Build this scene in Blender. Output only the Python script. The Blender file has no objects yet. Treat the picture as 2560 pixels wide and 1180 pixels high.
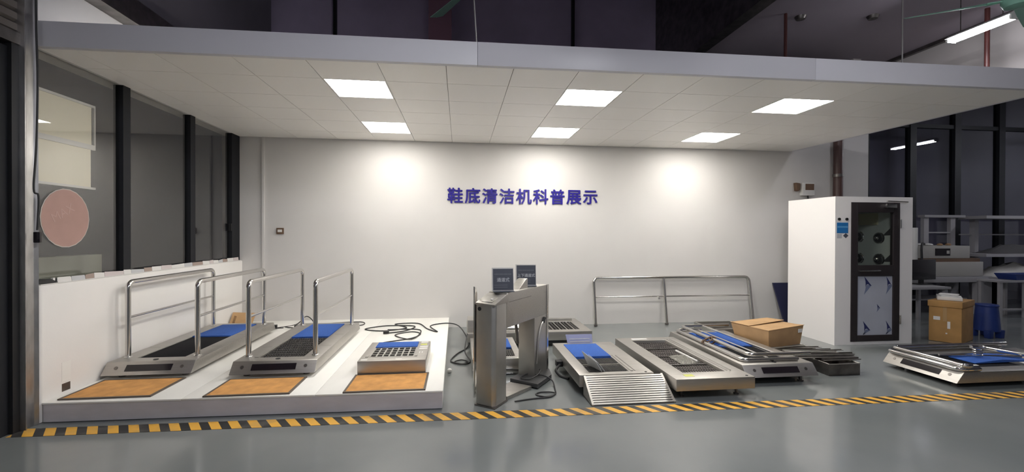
import bpy, bmesh, math, random
from mathutils import Matrix, Vector
random.seed(7)
PI = math.pi
S = bpy.context.scene
C = S.collection

# ------------------------------------------------------------------ camera, world, exposure
CAM_H = 1.527
YAW, PITCH, ROLL, FPX = 0.11845, -0.00594, 0.00313, 1102.07
cam_d = bpy.data.cameras.new('camera')
cam_d.sensor_fit = 'HORIZONTAL'; cam_d.sensor_width = 36.0
cam_d.lens = FPX / 2560 * 36.0
cam_d.clip_start = 0.05; cam_d.clip_end = 200
cam = bpy.data.objects.new('camera', cam_d); C.objects.link(cam)
def _cam_vec(x, y, z):
    c, s = math.cos(ROLL), math.sin(ROLL); x, z = c*x - s*z, s*x + c*z
    c, s = math.cos(PITCH), math.sin(PITCH); y, z = c*y - s*z, s*y + c*z
    c, s = math.cos(YAW), math.sin(YAW); x, y = c*x + s*y, -s*x + c*y
    return Vector((x, y, z))
r_, f_, u_ = _cam_vec(1, 0, 0), _cam_vec(0, 1, 0), _cam_vec(0, 0, 1)
cam.matrix_world = Matrix(((r_.x, u_.x, -f_.x, 0), (r_.y, u_.y, -f_.y, 0), (r_.z, u_.z, -f_.z, CAM_H), (0, 0, 0, 1)))
S.camera = cam
w = bpy.data.worlds.new('night'); S.world = w; w.use_nodes = True
w.node_tree.nodes['Background'].inputs[0].default_value = (0.5, 0.5, 0.62, 1)
w.node_tree.nodes['Background'].inputs[1].default_value = 0.012
S.view_settings.view_transform = 'Standard'; S.view_settings.look = 'None'
S.view_settings.exposure = 0.68; S.view_settings.gamma = 1.0; S.view_settings.use_curve_mapping = False
PANEL_LIGHT = 17.8       # canopy LED panels
TUBE_LIGHT = 60.0       # factory fluorescent tubes

# ------------------------------------------------------------------ materials
def mat(name, col, rough=0.5, metal=0.0, spec=0.5, emit=None, es=0.0, alpha=None, noise=None, bump=None, stretch=None, coat=0.0):
    m = bpy.data.materials.new(name); m.use_nodes = True
    nt = m.node_tree; b = nt.nodes['Principled BSDF']
    b.inputs['Base Color'].default_value = (*col, 1); b.inputs['Roughness'].default_value = rough
    b.inputs['Metallic'].default_value = metal; b.inputs['Specular IOR Level'].default_value = spec
    if coat: b.inputs['Coat Weight'].default_value = coat; b.inputs['Coat Roughness'].default_value = 0.1
    if emit: b.inputs['Emission Color'].default_value = (*emit, 1); b.inputs['Emission Strength'].default_value = es
    if alpha is not None: b.inputs['Alpha'].default_value = alpha
    if noise or bump:
        tc = nt.nodes.new('ShaderNodeTexCoord'); mp = nt.nodes.new('ShaderNodeMapping')
        nt.links.new(tc.outputs['Object'], mp.inputs['Vector'])
        if stretch: mp.inputs['Scale'].default_value = stretch
    if noise:
        scale, amt, detail = noise
        n = nt.nodes.new('ShaderNodeTexNoise'); n.inputs['Scale'].default_value = scale; n.inputs['Detail'].default_value = detail
        nt.links.new(mp.outputs['Vector'], n.inputs['Vector'])
        rp = nt.nodes.new('ShaderNodeValToRGB')
        rp.color_ramp.elements[0].position = 0.3; rp.color_ramp.elements[1].position = 0.7
        rp.color_ramp.elements[0].color = (*[max(0, c*(1-amt)) for c in col], 1)
        rp.color_ramp.elements[1].color = (*[min(1, c*(1+amt)) for c in col], 1)
        nt.links.new(n.outputs['Fac'], rp.inputs['Fac']); nt.links.new(rp.outputs['Color'], b.inputs['Base Color'])
    if bump:
        scale, st = bump
        n2 = nt.nodes.new('ShaderNodeTexNoise'); n2.inputs['Scale'].default_value = scale; n2.inputs['Detail'].default_value = 4
        nt.links.new(mp.outputs['Vector'], n2.inputs['Vector'])
        bp = nt.nodes.new('ShaderNodeBump'); bp.inputs['Strength'].default_value = st; bp.inputs['Distance'].default_value = 0.01
        nt.links.new(n2.outputs['Fac'], bp.inputs['Height']); nt.links.new(bp.outputs['Normal'], b.inputs['Normal'])
    return m
def glass_mat(name, tint, refl, rough=0.0, gl=(0.9, 0.9, 0.9)):
    m = bpy.data.materials.new(name); m.use_nodes = True; nt = m.node_tree; nt.nodes.clear()
    o = nt.nodes.new('ShaderNodeOutputMaterial'); t = nt.nodes.new('ShaderNodeBsdfTransparent'); g = nt.nodes.new('ShaderNodeBsdfGlossy')
    mx = nt.nodes.new('ShaderNodeMixShader'); ge = nt.nodes.new('ShaderNodeNewGeometry'); dt = nt.nodes.new('ShaderNodeVectorMath'); dt.operation = 'DOT_PRODUCT'
    ab = nt.nodes.new('ShaderNodeMath'); ab.operation = 'ABSOLUTE'; om = nt.nodes.new('ShaderNodeMath'); om.operation = 'SUBTRACT'; om.inputs[0].default_value = 1.0
    pw = nt.nodes.new('ShaderNodeMath'); pw.operation = 'POWER'; pw.inputs[1].default_value = 5.0; ma = nt.nodes.new('ShaderNodeMath')
    t.inputs[0].default_value = (*tint, 1); g.inputs['Color'].default_value = (*gl, 1); g.inputs['Roughness'].default_value = rough
    ma.operation = 'MULTIPLY_ADD'; ma.inputs[1].default_value = 0.9; ma.inputs[2].default_value = refl   # Schlick, same from both sides
    ma.use_clamp = True
    nt.links.new(ge.outputs['Normal'], dt.inputs[0]); nt.links.new(ge.outputs['Incoming'], dt.inputs[1]); nt.links.new(dt.outputs['Value'], ab.inputs[0])
    nt.links.new(ab.outputs[0], om.inputs[1]); nt.links.new(om.outputs[0], pw.inputs[0]); nt.links.new(pw.outputs[0], ma.inputs[0]); nt.links.new(ma.outputs[0], mx.inputs[0])
    nt.links.new(t.outputs[0], mx.inputs[1]); nt.links.new(g.outputs[0], mx.inputs[2]); nt.links.new(mx.outputs[0], o.inputs[0])
    return m
M = {}
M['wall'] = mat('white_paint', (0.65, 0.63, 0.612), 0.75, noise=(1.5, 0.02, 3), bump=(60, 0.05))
M['wall_low'] = mat('white_plaster', (0.84, 0.815, 0.78), 0.75, noise=(1.5, 0.02, 3), bump=(60, 0.05))
M['wall_grey'] = mat('grey_paint', (0.46, 0.46, 0.47), 0.8, noise=(1.2, 0.06, 3))
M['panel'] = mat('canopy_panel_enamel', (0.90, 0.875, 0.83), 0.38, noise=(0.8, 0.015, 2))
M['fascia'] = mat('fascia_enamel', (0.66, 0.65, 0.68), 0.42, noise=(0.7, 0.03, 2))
M['dark_seam'] = mat('seam_grey', (0.42, 0.40, 0.37), 0.7)
M['concrete_dark'] = mat('dark_soffit', (0.16, 0.145, 0.17), 0.85, noise=(0.6, 0.15, 4))
M['neighbour'] = mat('neighbour_facade', (0.24, 0.23, 0.28), 0.85, noise=(0.5, 0.2, 3))
M['beam_grey'] = mat('beam_plaster', (0.62, 0.58, 0.56), 0.8)
M['soffit'] = mat('painted_soffit', (0.40, 0.35, 0.40), 0.8, noise=(0.5, 0.1, 4))
M['cladding'] = mat('dark_violet_cladding', (0.50, 0.43, 0.58), 0.6, noise=(0.8, 0.15, 3))
M['steel'] = mat('brushed_stainless', (0.51, 0.49, 0.46), 0.43, 1.0, noise=(6, 0.08, 5), stretch=(1, 8, 30))
M['satin'] = mat('satin_bar', (0.68, 0.66, 0.63), 0.38, 1.0)
M['steel_dull'] = mat('dull_stainless', (0.50, 0.485, 0.455), 0.46, 1.0, noise=(4, 0.10, 5), bump=(40, 0.03))
M['steel_dark'] = mat('dark_steel', (0.20, 0.185, 0.175), 0.42, 1.0, noise=(9, 0.25, 5))
M['chrome'] = mat('polished_tube', (0.66, 0.645, 0.62), 0.17, 1.0)
M['bright_chrome'] = mat('mirror_tube', (0.80, 0.79, 0.78), 0.10, 1.0)
M['galv'] = mat('galvanised_steel', (0.52, 0.51, 0.50), 0.45, 1.0, noise=(18, 0.18, 4), stretch=(1, 1, 0.3))
M['black'] = mat('black_plastic', (0.012, 0.012, 0.013), 0.45)
M['plate_black'] = mat('dark_coated_plate', (0.06, 0.06, 0.062), 0.35, 0.3)
M['blackgloss'] = mat('black_acrylic', (0.012, 0.009, 0.012), 0.12)
M['rubber'] = mat('black_rubber', (0.018, 0.017, 0.017), 0.7, noise=(40, 0.4, 3))
M['belt'] = mat('black_belt', (0.006, 0.006, 0.008), 0.8, spec=0.15, noise=(80, 0.4, 2))
M['bristle'] = mat('grey_bristle', (0.035, 0.032, 0.031), 0.8, noise=(120, 0.5, 2))
M['tray_grey'] = mat('brush_tray_grey', (0.20, 0.19, 0.175), 0.6)
M['blue'] = mat('blue_carpet', (0.030, 0.105, 0.40), 0.9, noise=(150, 0.25, 3), bump=(300, 0.3))
M['coir'] = mat('tan_coir_mat', (0.66, 0.33, 0.105), 0.95, noise=(9, 0.16, 6), bump=(220, 0.5))
M['mat_edge'] = mat('mat_edging', (0.13, 0.105, 0.085), 0.5, 0.3)
M['platform'] = mat('platform_laminate', (0.86, 0.845, 0.80), 0.42, noise=(2.2, 0.07, 6), stretch=(1, 0.35, 1))
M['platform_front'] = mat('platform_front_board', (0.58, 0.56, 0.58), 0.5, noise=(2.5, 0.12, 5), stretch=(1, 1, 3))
M['frame'] = mat('anthracite_aluminium', (0.014, 0.015, 0.018), 0.6, 0.0, 0.25)
M['doorframe'] = mat('brown_black_aluminium', (0.035, 0.028, 0.030), 0.45, 0.3)
M['cabinet'] = mat('white_powder_coat', (0.80, 0.775, 0.76), 0.5)
M['film'] = mat('film_covered_steel', (0.47, 0.49, 0.56), 0.40, 0.15, noise=(3, 0.06, 3))
M['arrow'] = mat('blue_print', (0.022, 0.028, 0.11), 0.5)
M['arrow_soft'] = mat('pale_blue_print', (0.17, 0.20, 0.31), 0.5)
M['card'] = mat('brown_cardboard', (0.47, 0.29, 0.14), 0.85, noise=(5, 0.12, 5))
M['card_dim'] = mat('dimmed_cardboard', (0.40, 0.22, 0.075), 0.85, noise=(5, 0.15, 5))  # cardboard darkened in colour for the weaker light on the right side
M['card_dark'] = mat('worn_cardboard', (0.34, 0.20, 0.10), 0.85, noise=(6, 0.2, 5))
M['tape_clear'] = mat('parcel_tape', (0.40, 0.25, 0.11), 0.3)
M['paper'] = mat('white_paper', (0.72, 0.70, 0.67), 0.8)
M['mask_grey'] = mat('masking_grey', (0.52, 0.52, 0.53), 0.8)
M['mask_tan'] = mat('masking_tan', (0.36, 0.28, 0.24), 0.8)
M['mask_pink'] = mat('masking_pink', (0.60, 0.53, 0.52), 0.8)
M['yellow_label'] = mat('yellow_label', (0.60, 0.62, 0.16), 0.7)
M['letter'] = mat('blue_acrylic_letter', (0.022, 0.014, 0.24), 0.35)
M['letter_edge'] = mat('letter_edge', (0.70, 0.72, 0.62), 0.5)
M['slate'] = mat('slate_card', (0.075, 0.082, 0.105), 0.35, noise=(5, 0.1, 3))
M['slate_text'] = mat('grey_card_print', (0.46, 0.47, 0.50), 0.5)
M['slate_faint'] = mat('faint_card_print', (0.15, 0.155, 0.18), 0.5)
M['acrylic'] = glass_mat('clear_acrylic', (0.86, 0.90, 0.90), 0.10, 0.05)
M['acrylic_white'] = mat('frosted_acrylic', (0.72, 0.74, 0.74), 0.25, alpha=0.80)
M['blue_acrylic'] = mat('blue_tinted_card', (0.28, 0.30, 0.48), 0.25, alpha=0.75)
M['bag'] = mat('clear_plastic_bag', (0.62, 0.60, 0.52), 0.2, alpha=0.35)
M['green'] = mat('fan_green_enamel', (0.32, 0.62, 0.47), 0.4)
M['red_pipe'] = mat('red_brown_pipe', (0.09, 0.025, 0.022), 0.45)
M['maroon'] = mat('maroon_column', (0.30, 0.16, 0.21), 0.7)
M['pipe_brown'] = mat('brown_drain_pipe', (0.085, 0.045, 0.04), 0.4)
M['white_plastic'] = mat('white_plastic', (0.72, 0.71, 0.69), 0.4)
M['grey_machine'] = mat('grey_enamel', (0.40, 0.385, 0.36), 0.5)
M['grey_bench'] = mat('bench_grey', (0.34, 0.33, 0.34), 0.55)
M['brown_strip'] = mat('brown_strip', (0.13, 0.075, 0.045), 0.6)
M['blue_plastic'] = mat('blue_plastic', (0.015, 0.035, 0.17), 0.4)
M['blue_screen'] = mat('blue_touch_label', (0.02, 0.16, 0.42), 0.3)
M['blue_screen_band'] = mat('blue_label_band', (0.10, 0.32, 0.60), 0.3)
M['pink'] = mat('faded_red_sticker', (0.42, 0.26, 0.225), 0.7, noise=(6, 0.05, 4))
M['pink_edge'] = mat('sticker_white_edge', (0.55, 0.50, 0.46), 0.6)
M['pink_print'] = mat('sticker_faint_print', (0.46, 0.30, 0.265), 0.7)
M['blind'] = mat('cream_blind', (0.86, 0.81, 0.66), 0.9)
M['shutter'] = mat('brown_shutter', (0.20, 0.175, 0.155), 0.45, 0.4)
M['night'] = mat('exterior_ground', (0.12, 0.12, 0.12), 0.9)
M['parapet'] = mat('exterior_render', (0.34, 0.35, 0.29), 0.9)
M['navy_panel'] = mat('navy_board', (0.012, 0.014, 0.05), 0.4)
M['tile_dark'] = mat('dark_clutter', (0.03, 0.028, 0.03), 0.8)
M['wire'] = mat('black_cable', (0.02, 0.02, 0.021), 0.5)
M['interior_steel'] = mat('interior_steel', (0.66, 0.68, 0.65), 0.5, 0.15)
M['cream_light'] = mat('cream_lamp_cover', (0.62, 0.57, 0.38), 0.5)
M['glow_panel'] = mat('led_panel_diffuser', (1, 1, 1), 0.5, emit=(1.0, 0.965, 0.90), es=PANEL_LIGHT)
M['glow_tube_hall'] = mat('hall_fluorescent_tube', (1, 1, 1), 0.5, emit=(0.93, 0.94, 1.0), es=TUBE_LIGHT*5.2)
M['glow_tube_store'] = mat('store_fluorescent_tube', (1, 1, 1), 0.5, emit=(0.9, 0.92, 1.0), es=TUBE_LIGHT*2.2)
M['glow_tube_fill'] = mat('fill_lamp_tube', (1, 1, 1), 0.5, emit=(0.95, 0.95, 1.0), es=TUBE_LIGHT*0.8)
M['glow_tube'] = mat('fluorescent_tube', (1, 1, 1), 0.5, emit=(0.93, 0.94, 1.0), es=TUBE_LIGHT)
M['glass'] = glass_mat('window_glass', (0.93, 0.93, 0.92), 0.095)
M['dark_glass'] = glass_mat('night_glass', (0.75, 0.75, 0.78), 0.06)
M['door_glass'] = glass_mat('door_glass', (0.85, 0.87, 0.85), 0.04)

def floor_mat():
    m = mat('grey_epoxy', (0.19, 0.205, 0.20), 0.2, spec=0.6)
    nt = m.node_tree; b = nt.nodes['Principled BSDF']
    tc = nt.nodes.new('ShaderNodeTexCoord')
    n = nt.nodes.new('ShaderNodeTexNoise'); n.inputs['Scale'].default_value = 0.7; n.inputs['Detail'].default_value = 6
    nt.links.new(tc.outputs['Object'], n.inputs['Vector'])
    rp = nt.nodes.new('ShaderNodeValToRGB')
    rp.color_ramp.elements[0].color = (0.165, 0.18, 0.178, 1); rp.color_ramp.elements[1].color = (0.21, 0.222, 0.217, 1)
    rp.color_ramp.elements[0].position = 0.35; rp.color_ramp.elements[1].position = 0.65
    nt.links.new(n.outputs['Fac'], rp.inputs['Fac']); nt.links.new(rp.outputs['Color'], b.inputs['Base Color'])
    n2 = nt.nodes.new('ShaderNodeTexNoise'); n2.inputs['Scale'].default_value = 3.0; n2.inputs['Detail'].default_value = 3
    nt.links.new(tc.outputs['Object'], n2.inputs['Vector'])
    mr = nt.nodes.new('ShaderNodeMapRange'); mr.inputs[3].default_value = 0.09; mr.inputs[4].default_value = 0.19
    nt.links.new(n2.outputs['Fac'], mr.inputs[0]); nt.links.new(mr.outputs[0], b.inputs['Roughness'])
    n3 = nt.nodes.new('ShaderNodeTexNoise'); n3.inputs['Scale'].default_value = 1.6; n3.inputs['Detail'].default_value = 2
    nt.links.new(tc.outputs['Object'], n3.inputs['Vector'])
    bp = nt.nodes.new('ShaderNodeBump'); bp.inputs['Strength'].default_value = 0.05; bp.inputs['Distance'].default_value = 0.05
    nt.links.new(n3.outputs['Fac'], bp.inputs['Height']); nt.links.new(bp.outputs['Normal'], b.inputs['Normal'])
    return m
M['floor'] = floor_mat()
def tape_mat():
    m = mat('hazard_tape', (0.8, 0.45, 0.05), 0.45)
    nt = m.node_tree; b = nt.nodes['Principled BSDF']
    tc = nt.nodes.new('ShaderNodeTexCoord'); sx = nt.nodes.new('ShaderNodeSeparateXYZ'); nt.links.new(tc.outputs['Object'], sx.inputs[0])
    a = nt.nodes.new('ShaderNodeMath'); a.operation = 'MULTIPLY_ADD'; a.inputs[1].default_value = 0.70
    nt.links.new(sx.outputs['Y'], a.inputs[0]); nt.links.new(sx.outputs['X'], a.inputs[2])
    d = nt.nodes.new('ShaderNodeMath'); d.operation = 'DIVIDE'; d.inputs[1].default_value = 0.146; nt.links.new(a.outputs[0], d.inputs[0])
    f = nt.nodes.new('ShaderNodeMath'); f.operation = 'FRACT'; nt.links.new(d.outputs[0], f.inputs[0])
    rp = nt.nodes.new('ShaderNodeValToRGB'); rp.color_ramp.interpolation = 'CONSTANT'
    rp.color_ramp.elements[0].color = (0.025, 0.025, 0.025, 1)
    rp.color_ramp.elements[1].position = 0.48; rp.color_ramp.elements[1].color = (0.80, 0.43, 0.055, 1)
    nt.links.new(f.outputs[0], rp.inputs['Fac'])
    n = nt.nodes.new('ShaderNodeTexNoise'); n.inputs['Scale'].default_value = 5; n.inputs['Detail'].default_value = 5
    nt.links.new(tc.outputs['Object'], n.inputs['Vector'])
    mr = nt.nodes.new('ShaderNodeMapRange'); mr.inputs[1].default_value = 0.5; mr.inputs[2].default_value = 0.8; mr.inputs[3].default_value = 0; mr.inputs[4].default_value = 0.55
    nt.links.new(n.outputs['Fac'], mr.inputs[0])
    mx = nt.nodes.new('ShaderNodeMix'); mx.data_type = 'RGBA'; mx.inputs['B'].default_value = (0.20, 0.18, 0.155, 1)
    nt.links.new(mr.outputs[0], mx.inputs['Factor']); nt.links.new(rp.outputs['Color'], mx.inputs['A']); nt.links.new(mx.outputs['Result'], b.inputs['Base Color'])
    return m
M['tape'] = tape_mat()

# ------------------------------------------------------------------ mesh helpers
class MB:
    def __init__(s): s.v = []; s.f = []
    def add(s, vs, fs):
        o = len(s.v); s.v += [tuple(v) for v in vs]; s.f += [tuple(i + o for i in f) for f in fs]; return s
    def box(s, x0, x1, y0, y1, z0, z1):
        return s.add([(x0,y0,z0),(x1,y0,z0),(x1,y1,z0),(x0,y1,z0),(x0,y0,z1),(x1,y0,z1),(x1,y1,z1),(x0,y1,z1)],
                     [(3,2,1,0),(4,5,6,7),(0,1,5,4),(1,2,6,5),(2,3,7,6),(3,0,4,7)])
    def obox(s, c, size, rot=None):
        hx, hy, hz = (a/2 for a in size); R = rot or Matrix.Identity(3); c = Vector(c)
        vs = [c + R @ Vector(p) for p in ((-hx,-hy,-hz),(hx,-hy,-hz),(hx,hy,-hz),(-hx,hy,-hz),(-hx,-hy,hz),(hx,-hy,hz),(hx,hy,hz),(-hx,hy,hz))]
        return s.add(vs, [(3,2,1,0),(4,5,6,7),(0,1,5,4),(1,2,6,5),(2,3,7,6),(3,0,4,7)])
    def hexa(s, bot, top):   # two 4-point loops
        return s.add(list(bot) + list(top), [(3,2,1,0),(4,5,6,7),(0,1,5,4),(1,2,6,5),(2,3,7,6),(3,0,4,7)])
    def prism(s, poly, axis, a, b):
        n = len(poly)
        def p(q, t): return {'x': (t, q[0], q[1]), 'y': (q[0], t, q[1]), 'z': (q[0], q[1], t)}[axis]
        vs = [p(q, a) for q in poly] + [p(q, b) for q in poly]
        return s.add(vs, [tuple(range(n)), tuple(range(2*n-1, n-1, -1))] + [(i, n+i, n+(i+1) % n, (i+1) % n) for i in range(n)])
    def cyl(s, p0, p1, r, seg=14, r2=None):
        p0, p1 = Vector(p0), Vector(p1); r2 = r if r2 is None else r2
        d = (p1-p0).normalized(); a = d.orthogonal().normalized(); b = d.cross(a)
        vs = []
        for p, rr in ((p0, r), (p1, r2)):
            for i in range(seg):
                t = 2*PI*i/seg; vs.append(p + rr*(math.cos(t)*a + math.sin(t)*b))
        fs = [tuple(range(seg-1, -1, -1)), tuple(range(seg, 2*seg))] + [(i, (i+1) % seg, seg+(i+1) % seg, seg+i) for i in range(seg)]
        return s.add(vs, fs)
    def tube(s, pts, r, seg=10, closed=False):
        P = [Vector(p) for p in pts]; n = len(P)
        T = []
        for i in range(n):
            a = P[(i-1) % n] if (closed or i > 0) else P[i]; b = P[(i+1) % n] if (closed or i < n-1) else P[i]
            T.append((b-a).normalized())
        nrm = T[0].orthogonal().normalized(); vs = []
        for i in range(n):
            nrm = (nrm - T[i]*nrm.dot(T[i]))
            nrm = nrm.normalized() if nrm.length > 1e-6 else T[i].orthogonal().normalized()
            b = T[i].cross(nrm)
            for k in range(seg):
                t = 2*PI*k/seg; vs.append(P[i] + r*(math.cos(t)*nrm + math.sin(t)*b))
        fs = []
        for i in range(n if closed else n-1):
            j = (i+1) % n
            for k in range(seg):
                k2 = (k+1) % seg; fs.append((i*seg+k, i*seg+k2, j*seg+k2, j*seg+k))
        if not closed: fs += [tuple(range(seg-1, -1, -1)), tuple(range((n-1)*seg, n*seg))]
        return s.add(vs, fs)
    def lathe(s, prof, c, seg=20):
        n = len(prof); vs = []
        for r, z in prof:
            for k in range(seg): vs.append((c[0]+r*math.cos(2*PI*k/seg), c[1]+r*math.sin(2*PI*k/seg), c[2]+z))
        fs = [(i*seg+k, i*seg+(k+1) % seg, (i+1)*seg+(k+1) % seg, (i+1)*seg+k) for i in range(n-1) for k in range(seg)]
        fs += [tuple(range(seg-1, -1, -1)), tuple(range((n-1)*seg, n*seg))]
        return s.add(vs, fs)
    def mesh(s, name, m, bevel=0.0, smooth=None, inv=None):
        me = bpy.data.meshes.new(name)
        vs = [inv @ Vector(v) for v in s.v] if inv else s.v
        me.from_pydata(vs, [], s.f)
        bm = bmesh.new(); bm.from_mesh(me)
        bmesh.ops.recalc_face_normals(bm, faces=bm.faces)
        if bevel:
            es = [e for e in bm.edges if len(e.link_faces) == 2 and e.calc_face_angle() > 0.5]
            bmesh.ops.bevel(bm, geom=es, offset=bevel, segments=2, affect='EDGES', profile=0.6, clamp_overlap=True)
        if smooth or bevel:
            for f in bm.faces: f.smooth = True
            for e in bm.edges:
                if len(e.link_faces) == 2 and e.calc_face_angle() > math.radians(40): e.smooth = False
        bm.to_mesh(me); bm.free(); me.materials.append(m)
        return me
    def build(s, name, m, parent=None, bevel=0.0, smooth=False, local=False):
        inv = None
        if parent is not None and not local: inv = root_matrix(parent).inverted()
        o = bpy.data.objects.new(name, s.mesh(name, m, bevel, smooth, inv)); C.objects.link(o)
        if parent is not None: o.parent = parent
        elif True: pass
        return o
def root_matrix(o):
    while o.parent: o = o.parent
    return Matrix.Translation(o.location) @ Matrix.Rotation(o.rotation_euler[2], 4, 'Z')
def tag(o, label, cat, group=None):
    o['label'] = label; o['category'] = cat
    if group: o['group'] = group
    return o
def thing(name, label, cat, loc=(0, 0, 0), rotz=0.0, group=None):
    o = bpy.data.objects.new(name, None); C.objects.link(o); o.empty_display_size = 0.1
    o.location = loc; o.rotation_euler = (0, 0, rotz)
    return tag(o, label, cat, group)
def struct(o): o['kind'] = 'structure'; return o
def inst(name, me, loc, parent=None, rot=None):
    o = bpy.data.objects.new(name, me); C.objects.link(o); o.location = loc
    if rot: o.rotation_euler = rot
    if parent is not None: o.parent = parent
    return o
def center_origin(o):
    """move a top-level mesh's origin to the centre of its base"""
    me = o.data; xs = [v.co for v in me.vertices]
    c = Vector(((min(v.x for v in xs)+max(v.x for v in xs))/2, (min(v.y for v in xs)+max(v.y for v in xs))/2, min(v.z for v in xs)))
    me.transform(Matrix.Translation(-c)); o.location = c; return o
def single(name, mb, m, label, cat, group=None, bevel=0.0, smooth=False):
    return center_origin(tag(mb.build(name, m, None, bevel, smooth), label, cat, group))
def fillet(pts, rad, n=6):
    """polyline with rounded corners"""
    P = [Vector(p) for p in pts]; out = [P[0]]
    for i in range(1, len(P)-1):
        a, b, c = P[i-1], P[i], P[i+1]
        d1, d2 = (a-b).normalized(), (c-b).normalized()
        L = min(rad, (a-b).length*0.49, (c-b).length*0.49)
        p0, p1 = b + d1*L, b + d2*L
        for k in range(n+1):
            t = k/n; out.append((1-t)**2*p0 + 2*t*(1-t)*b + t*t*p1)
    out.append(P[-1]); return out
def spline(pts, n=8, closed=False):
    P = [Vector(p) for p in pts]; out = []; N = len(P)
    for i in range(N if closed else N-1):
        p0 = P[(i-1) % N] if (closed or i > 0) else P[i]; p1 = P[i]; p2 = P[(i+1) % N]; p3 = P[(i+2) % N] if (closed or i < N-2) else p2
        for k in range(n):
            t = k/n
            out.append(0.5*((2*p1) + (-p0+p2)*t + (2*p0-5*p1+4*p2-p3)*t*t + (-p0+3*p1-3*p2+p3)*t**3))
    if not closed: out.append(P[-1])
    return out
def text_mesh(body, size, extrude, bold=0.0):
    cu = bpy.data.curves.new('text', 'FONT'); cu.body = body; cu.size = size; cu.extrude = extrude
    cu.align_x = 'CENTER'; cu.resolution_u = 3
    ob = bpy.data.objects.new('text', cu); C.objects.link(ob)
    dg = bpy.context.evaluated_depsgraph_get(); me = bpy.data.meshes.new_from_object(ob.evaluated_get(dg))
    bpy.data.objects.remove(ob); bpy.data.curves.remove(cu); me.materials.clear()
    xs = [v.co.x for v in me.vertices]; ys = [v.co.y for v in me.vertices]
    if xs: me.transform(Matrix.Translation((-(min(xs)+max(xs))/2, -(min(ys)+max(ys))/2, 0)))
    if bold:                      # heavier strokes: the same outline repeated with small shifts
        bm = bmesh.new()
        for q_, (dx, dy) in enumerate(((0, 0), (1, 0), (-1, 0), (0, 1), (0, -1), (.7, .7), (-.7, .7), (.7, -.7), (-.7, -.7))):
            c = me.copy(); c.transform(Matrix.Translation((dx*bold, dy*bold, q_*0.0004 if extrude > 0.001 else q_*0.00006))); bm.from_mesh(c); bpy.data.meshes.remove(c)
        bm.to_mesh(me); bm.free()
    return me

# ================================================================== SETTING
WY, WX, CZ = 7.21, -3.35, 3.0          # back wall, left window wall, canopy soffit
PZ = 0.160                              # display platform top
GY = 8.4                                # far glazing
struct(MB().box(-3.45, 15, -8, 9.0, -0.12, 0).build('floor', M['floor']))
struct(MB().box(-12, -3.45, -8, 12, -0.16, -0.04).build('floor_exterior', M['night']))
# back wall with the part running on to the right of the canopy
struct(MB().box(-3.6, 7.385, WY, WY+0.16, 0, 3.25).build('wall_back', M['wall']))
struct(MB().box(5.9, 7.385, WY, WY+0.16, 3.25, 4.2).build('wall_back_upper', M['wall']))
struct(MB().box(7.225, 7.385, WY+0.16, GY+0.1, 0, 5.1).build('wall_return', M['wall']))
# low wall below the left windows, plus head wall above them
lw = struct(MB().prism([(-3.56, 3.90), (-3.34, 3.90), (-3.31, 3.93), (-3.31, WY), (-3.56, WY)], 'z', 0, 1.10).build('wall_left', M['wall_low'], bevel=0.012))
struct(MB().box(-3.56, -3.37, 3.90, WY, 3.0, 3.62).build('wall_left_upper', M['wall']))
struct(MB().box(-3.60, -3.22, -2, 8.4, 3.62, 3.86).build('trim_1', M['steel_dark']))
struct(MB().box(-3.56, -3.37, -8, 8.4, 3.86, 6.4).build('wall_left_high', M['concrete_dark']))
struct(MB().box(-3.56, -3.37, -8, 1.6, 0, 3.62).build('wall_left_near', M['wall_grey']))
# wall behind the camera and the far right wall
struct(MB().box(-3.56, 15, -8.15, -8, 0, 6.4).build('wall_rear', M['wall_grey']))
struct(MB().box(15, 15.15, -8, 9.0, 0, 6.4).build('wall_right', M['wall_grey']))
# ceilings: dark high bay in the middle, lower painted soffit on the right
struct(MB().box(-3.56, 4.0, -8, 9.0, 6.4, 6.6).build('ceiling', M['cladding']))
struct(MB().box(4.26, 8.0, -8, 9.0, 4.78, 5.0).build('ceiling_right', M['soffit']))
struct(MB().box(8.3, 15.15, -8, 9.0, 5.2, 5.4).build('ceiling_far', M['soffit']))
struct(MB().box(8.0, 8.3, -8, 9.0, 3.85, 5.4).build('trim_7', M['beam_grey']))
struct(MB().box(4.05, 4.26, -8, 9.0, 4.70, 6.4).build('trim_2', M['steel_dark']))
# --- far glazing (dark curtain wall) behind everything
g = struct(MB().box(7.385, 15, GY, GY+0.012, 0.0, 5.2).build('window_4', M['dark_glass']))
for x in (8.5, 9.62, 10.71, 11.82, 12.93):
    MB().box(x-0.075, x+0.075, GY-0.06, GY+0.06, 0, 5.2).build('mullion', M['frame'], g)
MB().box(7.385, 15, GY-0.04, GY+0.04, 3.82, 3.90).build('transom', M['frame'], g)
struct(MB().box(7.2, 15.2, GY+0.9, GY+1.0, -0.1, 6.4).build('wall_neighbour', M['neighbour']))
g5 = struct(MB().box(-3.56, 4.05, GY+0.4, GY+0.412, 3.3, 6.4).build('wall_high', M['cladding']))
for x in (-2.36, 2.27):
    MB().box(x-0.025, x+0.025, GY+0.3, GY+0.45, 4.4, 6.4).build('mullion', M['frame'], g5)
struct(MB().box(-0.58, -0.16, GY-0.1, GY+0.12, 3.0, 6.4).build('trim_3', M['maroon']))
struct(MB().box(-3.56, 4.0, GY+1.3, GY+1.4, 3.0, 6.6).build('wall_beyond', M['concrete_dark']))

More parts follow.
